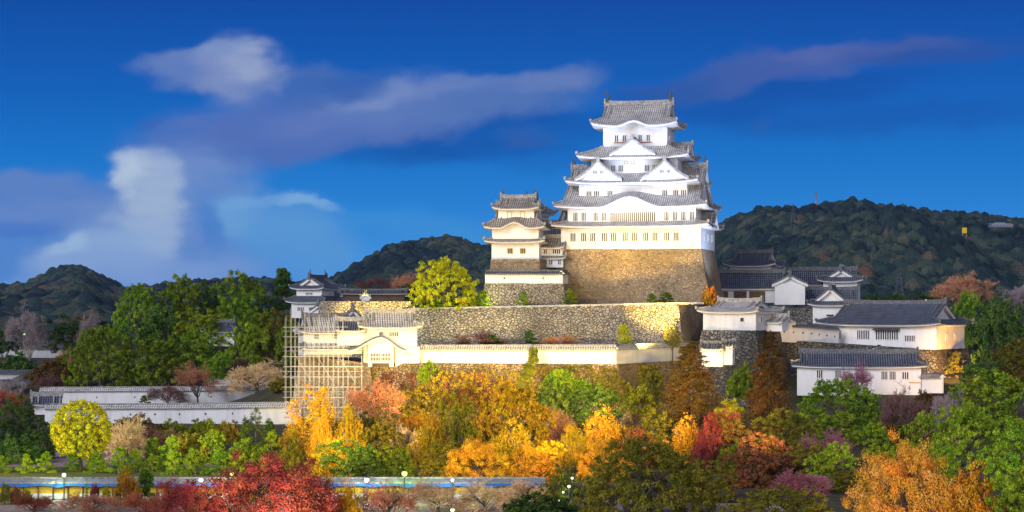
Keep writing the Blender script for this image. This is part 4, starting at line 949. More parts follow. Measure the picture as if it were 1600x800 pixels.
for px, Y, hgt, lab in ((1239, 1900, 22, 'lattice pylon standing high on the wooded hill slope above the dark roofs'), (1405, 900, 11, 'pale lattice pylon in front of the hill foot beyond the long turret')):
    Y = first_slope(px, 352) if Y > 1250 else Y; x = (px-800)*Y/F; z = hill_z(x, Y) if Y > 1250 else at(px, 458, Y).z-2
    b = MB()
    for s in (-1, 1):
        for q in (-1, 1): b.tube([(s*2.0, q*2.0, -2), (s*.4, q*.4, hgt)], .08, 4)
    for k in range(7): z_ = k*hgt/7; w = 2-1.6*(z_/hgt); b.tube([(-w, -w, z_), (w, -w, z_+hgt/7)], .06, 4); b.tube([(w, -w, z_), (-w, -w, z_+hgt/7)], .06, 4)
    for z_ in (.62, .8, .95): b.tube([(-hgt*.16, 0, hgt*z_), (hgt*.16, 0, hgt*z_)], .1, 4)
    o = b.build('pylon', plain('pylon_steel', (.10, .11, .14))); o.location = (x, Y, z); tag(o, lab, 'pylon')
q = at(1507, 360, first_slope(1507, 364))
b = MB(); b.box(-1.9, 1.9, -.3, .3, -2.3, 2.3); sgn = thing('yellow_signboard', 'bright yellow lit signboard on the wooded hill', 'signboard', (q.x, q.y, q.z)); b.build('board', glow('sign_glow', (.8, .55, .03), .42), sgn)
b = MB()
for s in (-1.6, 1.6): b.tube([(s, .2, -12), (s, .2, -2.8)], .25, 6)
b.build('frame', STEEL, sgn)
q = at(1566, 351, first_slope(1566, 356)-8); hb = thing('hilltop_restaurant', 'long low pale building with lit windows near the ridge of the wooded hill', 'building', (q.x, q.y, q.z))
b = MB(); b.box(-17, 15, 0, 8, -3.5, 1.0); b.build('wall', plain('far_wall', (.12, .14, .18)), hb)
b = MB(); b.box(-18.5, 12, -1.5, 9, 1.0, 1.6); b.box(-10, 4, 0, 8, 1.6, 2.8); b.build('roof', plain('far_roof', (.2, .24, .32)), hb)
for i in range(7): b = MB(); b.box(-13+i*4, -11+i*4, -.1, .0, -.4, .5); b.build('window', glow('far_window', (1, .5, .4) if i > 4 else (.8, .85, 1), .35), hb)
hb.scale = (.62, .62, .62)
# ------------------------------------------------------------------ trees
def unit(v): return v/np.maximum(1e-9, np.linalg.norm(v, axis=-1, keepdims=True))
def leaves(cen, rad, n_per, size, r, flat=1.0, up=.35, ctint=None, elong=.62, inner=.55, droop=0.0, outward=0.0, soft=0.0):
    """clumps of small leaf faces: returns face corners (n*4,3) and a tint per face"""
    cen = np.asarray(cen, float); k = len(cen); rad = np.broadcast_to(np.asarray(rad, float), (k,))
    ct = r.rand(k) if ctint is None else ctint
    n = k*n_per; d = unit(r.normal(size=(n, 3))); q = np.repeat(rad, n_per)[:, None]*((r.rand(n, 1)**inner) if not soft else np.abs(r.normal(size=(n, 1)))*soft)
    off = d*q*np.array([1, 1, flat]); p = np.repeat(cen, n_per, 0)+off
    p[:, 2] -= droop*np.linalg.norm(off[:, :2], axis=1)
    nor = unit(d*.85+r.normal(size=(n, 3))*.42+np.array([0, 0, up*.7]))
    a = unit(np.cross(nor, unit(r.normal(size=(n, 3))))); b = np.cross(nor, a)
    if outward: a = unit(a*(1-outward)+d*outward); b = unit(np.cross(nor, a))
    sz = size*(.65+.7*r.rand(n, 1))
    V = np.stack([p+a*sz, p+b*sz*elong, p-a*sz, p-b*sz*elong], 1).reshape(-1, 3)
    t = np.clip(np.repeat(ct, n_per)*.6+r.rand(n)*.4, 0, 1)
    return V, t
def fit(V, flatbase=True):
    V = V.copy(); c = (np.percentile(V, 99, 0)+np.percentile(V, 1, 0))/2; w = np.percentile(V, 99.3, 0)-np.percentile(V, .7, 0)
    s = max(w[0], w[1]); V[:, 0] = (V[:, 0]-c[0])/s; V[:, 1] = (V[:, 1]-c[1])/s
    z0, z1 = np.percentile(V[:, 2], .7), np.percentile(V[:, 2], 99.5); V[:, 2] = (V[:, 2]-z0)/(z1-z0); return V
def fib(n, r, j=.15):
    i = np.arange(n)+.5; ph = np.arccos(1-2*i/n); th = np.pi*(1+5**.5)*i
    return unit(np.stack([np.cos(th)*np.sin(ph), np.sin(th)*np.sin(ph), np.cos(ph)], 1)+r.normal(size=(n, 3))*j)
def crown_verts(kind, seed, q=1.0):
    r = np.random.RandomState(seed)
    if kind == 'round':                                          # lobed broad crown
        C, Rd, T = [], [], []
        nl = 9
        for d in fib(nl, r, .3):
            lc = d*np.array([.30, .30, .30])*r.uniform(.8, 1.15); lr = r.uniform(.19, .27); lt = r.rand()
            for e in fib(22, r, .25):
                if e[2] < -.75: continue
                C.append(lc+e*lr*r.uniform(.75, 1.05)); Rd.append(r.uniform(.045, .075)); T.append(np.clip(lt*.5+r.rand()*.5, 0, 1))
        C = np.array(C); V, t = leaves(C, np.array(Rd), int(80*q), .0155/q**.4, r, .8, .4, np.array(T), inner=.75)
    elif kind == 'ball':
        C = fib(230, r, .05)*np.array([.47, .47, .47])*(1+r.normal(size=(230, 1))*.03); V, t = leaves(C, r.uniform(.045, .07, 230), int(85*q), .014, r, 1, .2)
        V2, t2 = leaves(fib(40, r, .2)*.25, .14, 60, .02, r); V = np.concatenate([V, V2]); t = np.concatenate([t, t2*.6])
    elif kind == 'spread':                                       # layered maple / cherry
        C, Rd, T = [], [], []
        for i in range(30):
            th = r.rand()*6.28; ra = r.rand()**.55*.46; h = (1-(ra/.5)**2)*r.uniform(.15, .62)
            lt = r.rand()
            for k in range(7):
                C.append((math.cos(th)*ra+r.normal()*.075, math.sin(th)*ra+r.normal()*.075, h+r.normal()*.03)); Rd.append(r.uniform(.045, .085)); T.append(np.clip(lt*.6+.4*r.rand(), 0, 1))
        V, t = leaves(C, np.array(Rd), int(75*q), .0155/q**.4, r, .42, .7, np.array(T))
    elif kind == 'airy':                                         # thinning autumn crown with gaps
        C, Rd, T = [], [], []
        for i in range(46):
            d = unit(r.normal(size=3)); d[2] = abs(d[2])*.9-.15; ra = r.rand()**.45*.47; lt = r.rand(); c0 = d*ra
            for k in range(5): C.append(c0+r.normal(size=3)*.05); Rd.append(r.uniform(.03, .065)); T.append(np.clip(lt*.7+.3*r.rand(), 0, 1))
        V, t = leaves(C, np.array(Rd), int(62*q), .0135/q**.4, r, .8, .4, np.array(T), soft=1.15)
    elif kind == 'fuzz':                                         # leafless crown of fine twigs, grown branch by branch
        P0 = np.zeros((6, 3)); th = np.arange(6)*1.047+r.rand(6)*.6; D = unit(np.stack([np.cos(th)*.75, np.sin(th)*.75, .35+r.rand(6)*.9], 1)); ln = .30; wd = .008; out = []; tt = []
        for lev in range(6):
            n = len(P0); L_ = ln*r.uniform(.55, 1.25, (n, 1)); E = P0+D*L_; b = unit(np.cross(D, r.normal(size=(n, 3)))); w2 = wd*.6
            out.append(np.stack([P0+b*wd, P0-b*wd, E-b*w2, E+b*w2], 1)); tt.append(np.clip(r.rand(n)*.5+lev*.1, 0, 1))
            kids = (4, 4, 4, 4, 4, 0)[lev]
            if not kids: break
            f = r.uniform(.35, 1.0, (n, kids, 1)); P0 = (P0[:, None]+D[:, None]*L_[:, None]*f).reshape(-1, 3)
            D = unit(np.repeat(D, kids, 0)*.85+unit(r.normal(size=(n*kids, 3)))*.75+np.array([0, 0, .10])); ln *= .70; wd = max(.0022, wd*.62)
        V = np.concatenate(out).reshape(-1, 3); t = np.concatenate(tt)
    elif kind == 'broad':                                        # wide half-dome of many leafy lobes
        C, Rd, T = [], [], []
        for d in fib(64, r, .12):
            if d[2] < -.25: continue
            lc = d*np.array([.40, .40, .40])*r.uniform(.85, 1.08); lr = r.uniform(.085, .13); lt = r.rand()
            for e in fib(13, r, .25):
                if e@d < -.5: continue
                C.append(lc+e*lr); Rd.append(r.uniform(.032, .052)); T.append(np.clip(lt*.5+r.rand()*.5, 0, 1))
        V, t = leaves(np.array(C), np.array(Rd), int(52*q), .0115/q**.4, r, .85, .4, np.array(T), inner=.75); V = V[np.repeat(V.reshape(-1, 4, 3)[:, :, 2].mean(1) > -.12, 4)]; t = t[:len(V)//4]
    elif kind == 'dome':                                         # dense dome of tiny leaves on fine twigs
        C, Rd, T = [], [], []
        for i in range(260):
            d = unit(r.normal(size=3)); d[2] = abs(d[2])*.95-.1; lt = .5+.5*math.sin(d[0]*7+seed)*math.cos(d[1]*6+d[2]*5)
            C.append(d*r.uniform(.62, 1.04)*.47*(.9+.14*math.sin(d[0]*8)*math.cos(d[1]*9+1))); Rd.append(r.uniform(.035, .075)); T.append(np.clip(.6*lt+.4*r.rand(), 0, 1))
        V, t = leaves(np.array(C), np.array(Rd), int(95*q), .0085/q**.4, r, .8, .5, np.array(T), .45)
    elif kind == 'conifer':                                      # ragged drooping tiers
        C, Rd = [], []
        for k in range(26):
            z = .03+.95*k/26; ra = .5*(1-z)**.72*r.uniform(.78, 1.1)+.015
            for m_ in range(8 if z < .7 else 5):
                th = r.rand()*6.28
                for s in np.linspace(.25, 1, 5): C.append((math.cos(th)*ra*s, math.sin(th)*ra*s, z*1.6-.13*s*s*(1-z)+r.normal()*.012)); Rd.append(.034+.045*(1-z)*(.5+.5*s))
        V, t = leaves(C, np.array(Rd), int(46*q), .012, r, .6, .5, None, .4, .6, .25, .4)
    elif kind == 'cypress':
        C, Rd = [], []
        for (ox, oy, hh, ww) in ((0, 0, 1.0, .24), (.26, .1, .85, .2), (-.26, .05, .72, .2), (.08, -.2, .68, .2), (-.1, .24, .8, .2)):
            for i in range(60):
                z = r.rand(); th = r.rand()*6.28; ra = ww*(1-z)**.6*r.uniform(.6, 1); C.append((ox+math.cos(th)*ra, oy+math.sin(th)*ra, z*hh*1.3)); Rd.append(r.uniform(.03, .055))
        V, t = leaves(C, np.array(Rd), int(45*q), .015, r, 1.5, .2, None, .4, .55, 0, .2)
    elif kind == 'pine':                                         # cloud-pruned pads
        C, Rd, T = [], [], []
        n = 11
        for i in range(n):
            z = i/(n-1); ra = .34*(1-z**1.6)*r.uniform(.75, 1.1); th = i*2.4+r.rand(); pr = r.uniform(.17, .23)*(1-.3*z); lt = r.rand()
            for k in range(12): C.append((math.cos(th)*ra+r.normal()*pr*.5, math.sin(th)*ra+r.normal()*pr*.5, z*.62+abs(r.normal())*.02)); Rd.append(pr*.5); T.append(np.clip(lt*.4+.5*r.rand(), 0, 1))
        V, t = leaves(C, np.array(Rd), int(75*q), .024, r, .72, .75, np.array(T), .4, .6)
    elif kind == 'shrub':
        C = []; T = []
        for i in range(150):
            d = unit(r.normal(size=3)); d[2] = abs(d[2]); C.append(d*np.array([.48, .48, .5])*r.uniform(.65, 1.02)*(1+.18*math.sin(d[0]*9+seed)*math.cos(d[1]*8))); T.append(r.rand())
        V, t = leaves(C, r.uniform(.05, .1, 150), int(60*q), .021, r, .85, .4, np.array(T))
    elif kind == 'plume':                                        # tall ginkgo: upright plumes
        C, Rd, T = [], [], []
        for i in range(15):
            th = r.rand()*6.28; ra = r.rand()**.6*.33; hh = r.uniform(.6, 1.25)*(1.1-ra); lt = r.rand()
            for z in np.linspace(.05, 1, 12): w = .13*(1-z)**.5+.02; C.append((math.cos(th)*ra*(1+.3*z)+r.normal()*w*.6, math.sin(th)*ra*(1+.3*z)+r.normal()*w*.6, z*hh)); Rd.append(.035+.05*(1-z)); T.append(np.clip(lt*.5+.5*r.rand(), 0, 1))
        V, t = leaves(C, np.array(Rd), int(80*q), .0145, r, 1.3, .35, np.array(T), soft=1.1)
    return fit(V), t
CROWNS = {}
def crown_mesh(kind, var, m, q=1.0):
    key = (kind, var, m.name, q)
    if key not in CROWNS:
        gk = (kind, var, q)
        if gk not in CROWNS: CROWNS[gk] = crown_verts(kind, 100+var*7+len(kind), q)
        V, t = CROWNS[gk]; CROWNS[key] = np_mesh('crown', V, 4, [m], {'tint': t})
    return CROWNS[key]
TRUNKS = {}
def trunk_mesh(style, var, m):
    key = (style, var, m.name)
    if key in TRUNKS: return TRUNKS[key]
    r = random.Random(var*31+len(style)); b = MB()
    def limb(p, d, ln, rad, depth):
        pts, rr = [p], [rad]; n = 4; d = Vector(d)
        for i in range(n):
            d = (d+Vector((r.uniform(-.22, .22), r.uniform(-.22, .22), r.uniform(-.05, .2)))).normalized(); pts.append(pts[-1]+d*ln/n); rr.append(rad*(1-.6*(i+1)/n))
        b.tube(pts, rr, 5 if depth else 7, 0, True, False)
        if depth < {'bare': 4, 'limbs': 2, 'pole': 0, 'wavy': 1}[style]:
            for k in range(3 if depth < 3 else 2):
                i = r.randint(1, n); th = r.uniform(0, 6.28); e = (d*.75+Vector((math.cos(th), math.sin(th), .25))*.75).normalized()
                limb(pts[i], e, ln*r.uniform(.5, .75), rr[i]*.75, depth+1)
    if style == 'pole': b.tube([(0, 0, -.05), (.004, 0, .5), (0, .004, 1.0)], [.022, .015, .004], 7)
    elif style == 'wavy':
        b.tube([(0, 0, -.05), (.05, .02, .25), (-.04, 0, .5), (.02, .02, .75), (0, 0, .9)], [.035, .03, .024, .018, .01], 6)
        for k in range(6): th = k*2.4; z = .2+.11*k; b.tube([(0, 0, z), (.16*math.cos(th), .16*math.sin(th), z+.06), (.26*math.cos(th), .26*math.sin(th), z+.07)], [.016, .012, .006], 5)
    else:
        h0 = .28 if style == 'bare' else .4
        b.tube([(0, 0, -.06), (.01, .0, h0*.5), (0, .01, h0)], [.042, .03, .025], 8)
        for k in range(5):
            th = k*1.256+r.uniform(-.3, .3); limb(Vector((0, .01, h0-.02*k)), (math.cos(th)*.75, math.sin(th)*.75, .8 if k else 1.6), .42 if style == 'bare' else .36, .02, 1)
    o = b.build('trunk', m); me = o.data; bpy.data.objects.remove(o); TRUNKS[key] = me; return me

LEAVES = {
 'camphor': leaf('leaf_camphor', (.05, .095, .01), (.14, .22, .016), (.26, .34, .024), .2),
 'darkgreen': leaf('leaf_dark_evergreen', (.022, .044, .014), (.055, .10, .02), (.10, .155, .028), .2),
 'fresh': leaf('leaf_fresh_green', (.08, .12, .01), (.20, .27, .018), (.33, .39, .028), .22),
 'yellowgreen': leaf('leaf_yellow_green', (.19, .20, .01), (.40, .39, .014), (.58, .54, .03), .3),
 'topiary': leaf('leaf_topiary_gold', (.16, .15, .01), (.36, .34, .015), (.54, .48, .03), .2),
 'olive': leaf('leaf_olive', (.08, .075, .012), (.18, .155, .02), (.28, .22, .03)),
 'gold': leaf('leaf_gold', (.17, .11, .012), (.40, .26, .016), (.56, .40, .03)),
 'orange': leaf('leaf_orange', (.24, .11, .016), (.50, .23, .022), (.60, .36, .03)),
 'ginkgo': leaf('leaf_ginkgo', (0.319, 0.16, 0.0116), (0.652, 0.377, 0.0174), (0.75, 0.522, 0.0435)),
 'crimson': leaf('leaf_crimson', (.12, .025, .024), (.29, .065, .05), (.42, .16, .07)),
 'rust': leaf('leaf_rust', (0.102, 0.0435, 0.0203), (0.232, 0.0943, 0.0435), (0.362, 0.174, 0.087)),
 'brown': leaf('leaf_conifer_brown', (.06, .036, .012), (.14, .08, .022), (.20, .125, .035)),
 'salmon': leaf('leaf_salmon', (.60, .22, .03), (.66, .38, .05), (.68, .36, .20), .4),
 'lime': leaf('leaf_lime', (.08, .085, .012), (.19, .195, .016), (.29, .29, .03)),
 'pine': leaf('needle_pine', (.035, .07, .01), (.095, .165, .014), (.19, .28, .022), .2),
 'pinelit': leaf('needle_lit_pine', (.08, .13, .01), (.18, .26, .015), (.32, .38, .03)),  # lit copy of the pine needles, light put into the colour
 'twigrust': leaf('twig_rust', (0.16, 0.0725, 0.0435), (0.348, 0.16, 0.087), (0.493, 0.246, 0.131), .1),
 'twiggrey': leaf('twig_grey', (0.131, 0.109, 0.109), (0.246, 0.203, 0.203), (0.362, 0.29, 0.29), .1),
 'twigpurple': leaf('twig_purple', (.11, .035, .055), (.22, .065, .11), (.32, .13, .17), .1),
 'twigtan': leaf('twig_tan', (0.29, 0.189, 0.087), (0.58, 0.392, 0.189), (0.725, 0.522, 0.275), .1),
 'twigdark': leaf('twig_dark', (0.058, 0.0319, 0.0319), (0.131, 0.0696, 0.0609), (0.203, 0.109, 0.087), .1),
}
KIND = {  # kind: (object name, category, crown geometry, trunk style, bark, group)
 'ev': ('evergreen_tree', 'tree', 'round', 'limbs', BARK), 'ball': ('topiary_tree', 'tree', 'ball', 'limbs', BARK), 'maple': ('maple_tree', 'tree', 'spread', 'limbs', BARK),
 'autumn': ('autumn_tree', 'tree', 'airy', 'limbs', BARKP), 'bare': ('bare_tree', 'tree', 'fuzz', 'bare', BARK), 'barep': ('bare_tree', 'tree', 'fuzz', 'bare', BARKP),
 'con': ('conifer_tree', 'tree', 'conifer', 'pole', BARK), 'cyp': ('cypress_tree', 'tree', 'cypress', 'pole', BARK), 'pine': ('pruned_pine', 'pine', 'pine', 'wavy', BARK),
 'shrub': ('shrub', 'shrub', 'shrub', None, BARK), 'broad': ('broadleaf_tree', 'tree', 'broad', 'limbs', BARK), 'dome': ('maple_tree', 'tree', 'dome', 'limbs', BARK),
 'gink': ('ginkgo_tree', 'tree', 'plume', 'pole', BARK),
}
NT = [0]
def tree(kind, box, Y, lm, label, group=None, zb=None, q=1.0):
    x0, x1, y0, y1 = box; name, cat, geo, ts, bark = KIND[kind]; NT[0] += 1
    if zb is None and y1 <= 775:                                  # stand the tree where the ground meets its foot
        while Y > 216 and HY+(ZC-H((x0+x1)/2*Y/F-800*Y/F, Y))*F/Y < y1-4: Y -= 2
    tl, br = at(x0, y0, Y), at(x1, y1, Y); w = br.x-tl.x; cx = (br.x+tl.x)/2
    g = H(cx, Y) if zb is None else zb
    top = tl.z; bot = max(br.z, g-.2); bot = min(bot, top-.5)
    root = thing(name, label, cat, (cx, Y, min(g, bot+.3)), 0, group); gz = root.location.z
    rr = random.Random(NT[0]*17); var = rr.randint(0, 2)
    child('crown', crown_mesh(geo, var, LEAVES[lm], q), root, (0, 0, bot-gz), rr.uniform(0, 6.28), (w, w, top-bot))
    if ts:
        hgt = (top-gz)*(.93 if ts in ('bare', 'pole') else .85)
        child('trunk', trunk_mesh(ts, rr.randint(0, 2), bark), root, (0, 0, 0), rr.uniform(0, 6.28), (max(w*.9, hgt*.5), max(w*.9, hgt*.5), hgt))
    return root
G1 = 'evergreens on the western slope'; G2 = 'autumn trees below the stone slope'; G3 = 'pruned pines in the garden'; G4 = 'trees at the lower right'
for a in (  # western slope evergreens
 ('broad', (176, 262, 446, 532), 456, 'camphor', 'broad bright green evergreen at the western end of the tall tree row on the slope'),
 ('ev', (238, 318, 431, 535), 466, 'camphor', 'tall dense evergreen second from the west along the skyline of the slope'),
 ('ev', (300, 352, 440, 530), 474, 'darkgreen', 'dark evergreen wedged between the taller bright crowns on the slope skyline'),
 ('ev', (330, 414, 425, 520), 468, 'camphor', 'highest evergreen crown of the slope, next to the flat-topped pine'),
 ('pine', (408, 468, 420, 482), 482, 'darkgreen', 'flat-layered dark pine standing beside the white west turret'),
 ('ev', (275, 352, 482, 545), 444, 'fresh', 'mid-height lighter evergreen directly above the hidden white wall'),
 ('ev', (342, 402, 453, 520), 460, 'camphor', 'conical evergreen in front of the highest crown on the slope'),
 ('ev', (344, 424, 505, 582), 432, 'fresh', 'green evergreen just west of the scaffold, below the hidden turret'),
 ('ev', (408, 462, 482, 565), 436, 'olive', 'yellowish evergreen touching the scaffold below the west turret'),
 ('broad', (102, 212, 511, 606), 426, 'camphor', 'large low evergreen at the bottom western end of the slope, over the outer wall'),
 ('ev', (205, 288, 519, 602), 425, 'camphor', 'rounded low evergreen second along the outer wall'),
 ('ev', (262, 348, 513, 598), 429, 'camphor', 'full low evergreen third along the outer wall, below the hidden turret'),
 ('ev', (318, 372, 548, 602), 421, 'camphor', 'small evergreen between the rusty weeping tree and the outer wall'),
 ('ev', (394, 446, 472, 515), 472, 'darkgreen', 'small dark evergreen right under the flat-topped pine'),
 ('ev', (430, 470, 500, 580), 428, 'camphor', 'narrow evergreen seen through the west end of the scaffold'),
 ('ev', (215, 300, 480, 560), 450, 'darkgreen', 'shadowed evergreen filling the middle of the slope between bright crowns'),
 ('ev', (370, 430, 480, 540), 455, 'camphor', 'middle evergreen halfway up the slope beneath the conical one'),
 ('shrub', (420, 470, 590, 612), 416, 'olive', 'low olive shrub on the bank behind the raised wall'),
): tree(a[0], a[1], a[2], a[3], a[4], G1)
for a in (  # bare and rusty trees, west
 ('bare', (279, 338, 567, 615), 404, 'twigrust', 'rusty weeping tree with a stout trunk in front of the outer wall'),
 ('bare', (352, 450, 565, 612), 405, 'twigtan', 'pale orange bare tree with spreading twigs by the scaffold foot'),
 ('bare', (345, 398, 559, 600), 424, 'twigdark', 'brown bare tree behind the pale orange spreading one'),
 ('bare', (232, 292, 600, 632), 407, 'twigdark', 'low dark bare tree spreading before the outer wall'),
 ('barep', (12, 72, 483, 545), 520, 'twiggrey', 'tall pale grey bare tree at the western edge, the bigger of two'),
 ('barep', (120, 152, 488, 545), 530, 'twiggrey', 'thin grey bare tree beside the far dark evergreens'),
 ('ev', (68, 160, 493, 550), 545, 'darkgreen', 'low dark evergreen clump behind the distant pale wall'),
 ('ev', (-20, 30, 510, 552), 550, 'darkgreen', 'very dark evergreen at the western edge behind the distant wall'),
 ('bare', (90, 128, 545, 572), 500, 'twigrust', 'reddish bare bush before the distant pale wall'),
 ('shrub', (-10, 60, 552, 592), 490, 'darkgreen', 'dark hedge mound below the distant wall at the western edge'),
 ('shrub', (45, 125, 560, 600), 485, 'brown', 'brownish hedge mound joining the dark one below the distant wall'),
 ('bare', (55, 102, 582, 618), 445, 'twigdark', 'dark bare tree behind the short white west wall'),
 ('bare', (-15, 38, 608, 645), 384, 'crimson', 'dull red bare tree at the western edge above the garden'),
 ('bare', (-5, 40, 590, 620), 430, 'twiggrey', 'grey bare twigs in front of the short white west wall'),
 ('bare', (100, 135, 592, 615), 440, 'twigdark', 'small bare bush under the large low evergreen'),
): tree(a[0], a[1], a[2], a[3], a[4])
for a in (  # garden
 ('ball', (81, 172, 627, 716), 254, 'topiary', 'round golden topiary tree on a stout trunk, by far the brightest in the garden'),
 ('ev', (-5, 66, 619, 706), 330, 'darkgreen', 'big dark green tree on the garden bank at the western edge'),
 ('ev', (48, 100, 665, 720), 322, 'darkgreen', 'dark tree half hidden behind the golden topiary tree'),
 ('bare', (150, 244, 654, 720), 318, 'twigtan', 'tan tangle of bare weeping twigs beside the golden topiary tree'),
 ('bare', (205, 300, 668, 715), 335, 'twigdark', 'brown bare thicket below the cream garden wall'),
 ('cyp', (362, 437, 640, 720), 318, 'darkgreen', 'clump of dark cypresses below the cream garden wall'),
 ('shrub', (240, 300, 657, 692), 342, 'fresh', 'green hedge bush under the garden wall, west one of three'),
 ('shrub', (290, 345, 655, 690), 342, 'fresh', 'green hedge bush under the garden wall, middle one of three'),
 ('shrub', (335, 380, 658, 695), 341, 'olive', 'olive hedge bush under the garden wall, next to the cypresses'),
 ('shrub', (205, 250, 655, 680), 345, 'olive', 'low dull bush where the tan twigs meet the garden wall'),
 ('ev', (310, 350, 675, 725), 300, 'camphor', 'leafy green bush among the taller garden pines'),
 ('shrub', (135, 165, 708, 736), 262, 'yellowgreen', 'bright yellow-green clipped bush beside the golden tree trunk'),
 ('ev', (435, 470, 668, 725), 300, 'gold', 'yellow young tree between the cypresses and the big ginkgo'),
 ('cyp', (132, 139, 748, 782), 212.6, 'fresh', 'thin clipped cypress in front of the yellow-lit wall'),
 ('shrub', (140, 155, 756, 782), 212.4, 'crimson', 'round dull red bush before the yellow-lit wall'),
 ('shrub', (159, 172, 758, 780), 212.3, 'yellowgreen', 'round yellow-green bush before the yellow-lit wall'),
 ('shrub', (36, 50, 764, 786), 211.5, 'fresh', 'pale green bush at the west end of the yellow-lit wall'),
 ('autumn', (-6, 18, 756, 788), 211, 'olive', 'straggly olive shrub at the western edge of the street wall'),
 ('autumn', (15, 36, 758, 788), 211.3, 'rust', 'straggly brown shrub before the west end of the yellow-lit wall'),
 ('autumn', (170, 222, 731, 800), 209, 'gold', 'ragged yellow-green tree standing in front of the yellow-lit wall'),
 ('pine', (205, 246, 735, 790), 210, 'pine', 'leaning green pine overlapping the ragged yellow tree before the yellow-lit wall'),
): tree(a[0], a[1], a[2], a[3], a[4])
ords = ('first', 'second', 'third', 'fourth', 'fifth', 'sixth', 'seventh', 'eighth', 'ninth', 'tenth')
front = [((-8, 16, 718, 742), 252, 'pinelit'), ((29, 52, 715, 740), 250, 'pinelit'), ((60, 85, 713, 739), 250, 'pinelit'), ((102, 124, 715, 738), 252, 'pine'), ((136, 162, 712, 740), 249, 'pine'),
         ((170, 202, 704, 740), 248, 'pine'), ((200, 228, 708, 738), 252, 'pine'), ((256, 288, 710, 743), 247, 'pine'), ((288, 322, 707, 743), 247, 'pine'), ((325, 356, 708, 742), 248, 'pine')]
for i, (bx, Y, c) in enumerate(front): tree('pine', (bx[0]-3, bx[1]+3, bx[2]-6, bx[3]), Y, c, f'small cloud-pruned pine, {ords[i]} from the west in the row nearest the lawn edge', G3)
back = [((222, 258, 690, 730), 262, 'pine'), ((250, 288, 688, 735), 259, 'pine'), ((318, 356, 677, 722), 280, 'pinelit'), ((362, 402, 692, 735), 262, 'pine'), ((350, 384, 704, 736), 255, 'pine'), ((405, 446, 680, 722), 270, 'pinelit'), ((225, 250, 715, 740), 251, 'pine')]
for i, (bx, Y, c) in enumerate(back): tree('pine', (bx[0]-3, bx[1]+3, bx[2]-6, bx[3]), Y, c, f'taller cloud-pruned pine, {ords[i]} planted in the rear garden group', G3)
tree('pine', (216, 235, 618, 632), 404, 'pine', 'tiny pruned pine against the white outer wall')
for a in (  # autumn wood
 ('gink', (450, 552, 604, 716), 316, 'ginkgo', 'tall golden ginkgo rising under the scaffold'),
 ('autumn', (520, 575, 640, 730), 305, 'gold', 'yellow-olive tree on the shoulder of the golden ginkgo'),
 ('bare', (538, 632, 597, 660), 332, 'twigrust', 'rosy brown bare tree just below the cream gate tower'),
 ('ev', (545, 622, 640, 710), 314, 'olive', 'dark olive tree below the rosy brown bare one'),
 ('ev', (622, 700, 598, 668), 334, 'olive', 'dark olive tree against the orange stone slope, west part'),
 ('ev', (686, 748, 614, 712), 314, 'lime', 'light yellow-green tree in the middle of the orange wood'),
 ('broad', (738, 866, 603, 712), 318, 'gold', 'largest golden tree of the wood, below the middle of the stone slope'),
 ('autumn', (640, 706, 652, 735), 300, 'gold', 'golden tree before the olive one on the slope'),
 ('ev', (500, 592, 690, 752), 288, 'darkgreen', 'dark green tree by the street wall, west end of the wood'),
 ('ev', (585, 645, 696, 750), 284, 'camphor', 'green tree directly behind the bright green lamp'),
 ('dome', (690, 802, 688, 756), 280, 'orange', 'flat orange cherry tree behind the street wall'),
 ('autumn', (792, 872, 700, 756), 283, 'orange', 'orange tree behind the street wall near its east end'),
 ('bare', (846, 906, 640, 700), 322, 'twigrust', 'rusty bare tree between the golden tree and the green ivy bank'),
 ('autumn', (892, 990, 640, 728), 308, 'orange', 'wide orange tree under the ivy bank'),
 ('autumn', (866, 920, 665, 735), 296, 'gold', 'yellow tree in front of the rusty bare tree'),
 ('shrub', (830, 905, 606, 655), 335, 'darkgreen', 'green ivy mound at the foot of the stone slope, west one'),
 ('ev', (890, 980, 604, 668), 333, 'darkgreen', 'dark green bushy tree at the foot of the stone slope, near its corner'),
 ('shrub', (958, 1030, 600, 650), 345, 'lime', 'yellow-green bush filling the corner of the stone slope'),
 ('shrub', (985, 1035, 570, 610), 352, 'olive', 'olive creeper bush high on the receding end of the stone slope'),
 ('con', (1022, 1140, 536, 712), 316, 'brown', 'broad brown conifer with drooping tiers, the western of two'),
 ('con', (1158, 1246, 520, 696), 328, 'brown', 'narrower brown conifer before the stone pier, the eastern of two'),
 ('shrub', (1112, 1162, 624, 660), 318, 'yellowgreen', 'bright yellow bush glowing between the two brown conifers'),
 ('autumn', (1034, 1110, 652, 728), 292, 'orange', 'orange-red tree in front of the broad brown conifer'),
 ('dome', (1080, 1162, 644, 740), 288, 'crimson', 'dark crimson maple between the two brown conifers'),
 ('ev', (1178, 1275, 640, 712), 290, 'olive', 'dark olive tree at the foot of the narrower brown conifer'),
 ('ev', (560, 640, 660, 730), 300, 'olive', 'brown-olive tree in the hollow of the orange wood'),
 ('bare', (600, 660, 665, 715), 308, 'twigtan', 'pale bare tree with white branches inside the orange wood'),
 ('autumn', (760, 850, 660, 735), 300, 'gold', 'lower golden tree spreading before the largest one'),
 ('autumn', (480, 530, 655, 740), 300, 'orange', 'orange undergrowth tree below the golden ginkgo'),
 ('ev', (820, 885, 690, 745), 290, 'ginkgo', 'bright yellow tree just west of the dark domed tree'),
 ('autumn', (960, 1040, 670, 735), 285, 'rust', 'rusty tree behind the top of the dark domed tree'),
 ('shrub', (652, 672, 572, 598), 345, 'camphor', 'green shrub growing from the stone slope beneath the white wall'),
 ('shrub', (700, 760, 606, 640), 337, 'brown', 'brown dry bush at the foot of the stone slope'),
): tree(a[0], a[1], a[2], a[3], a[4], G2)
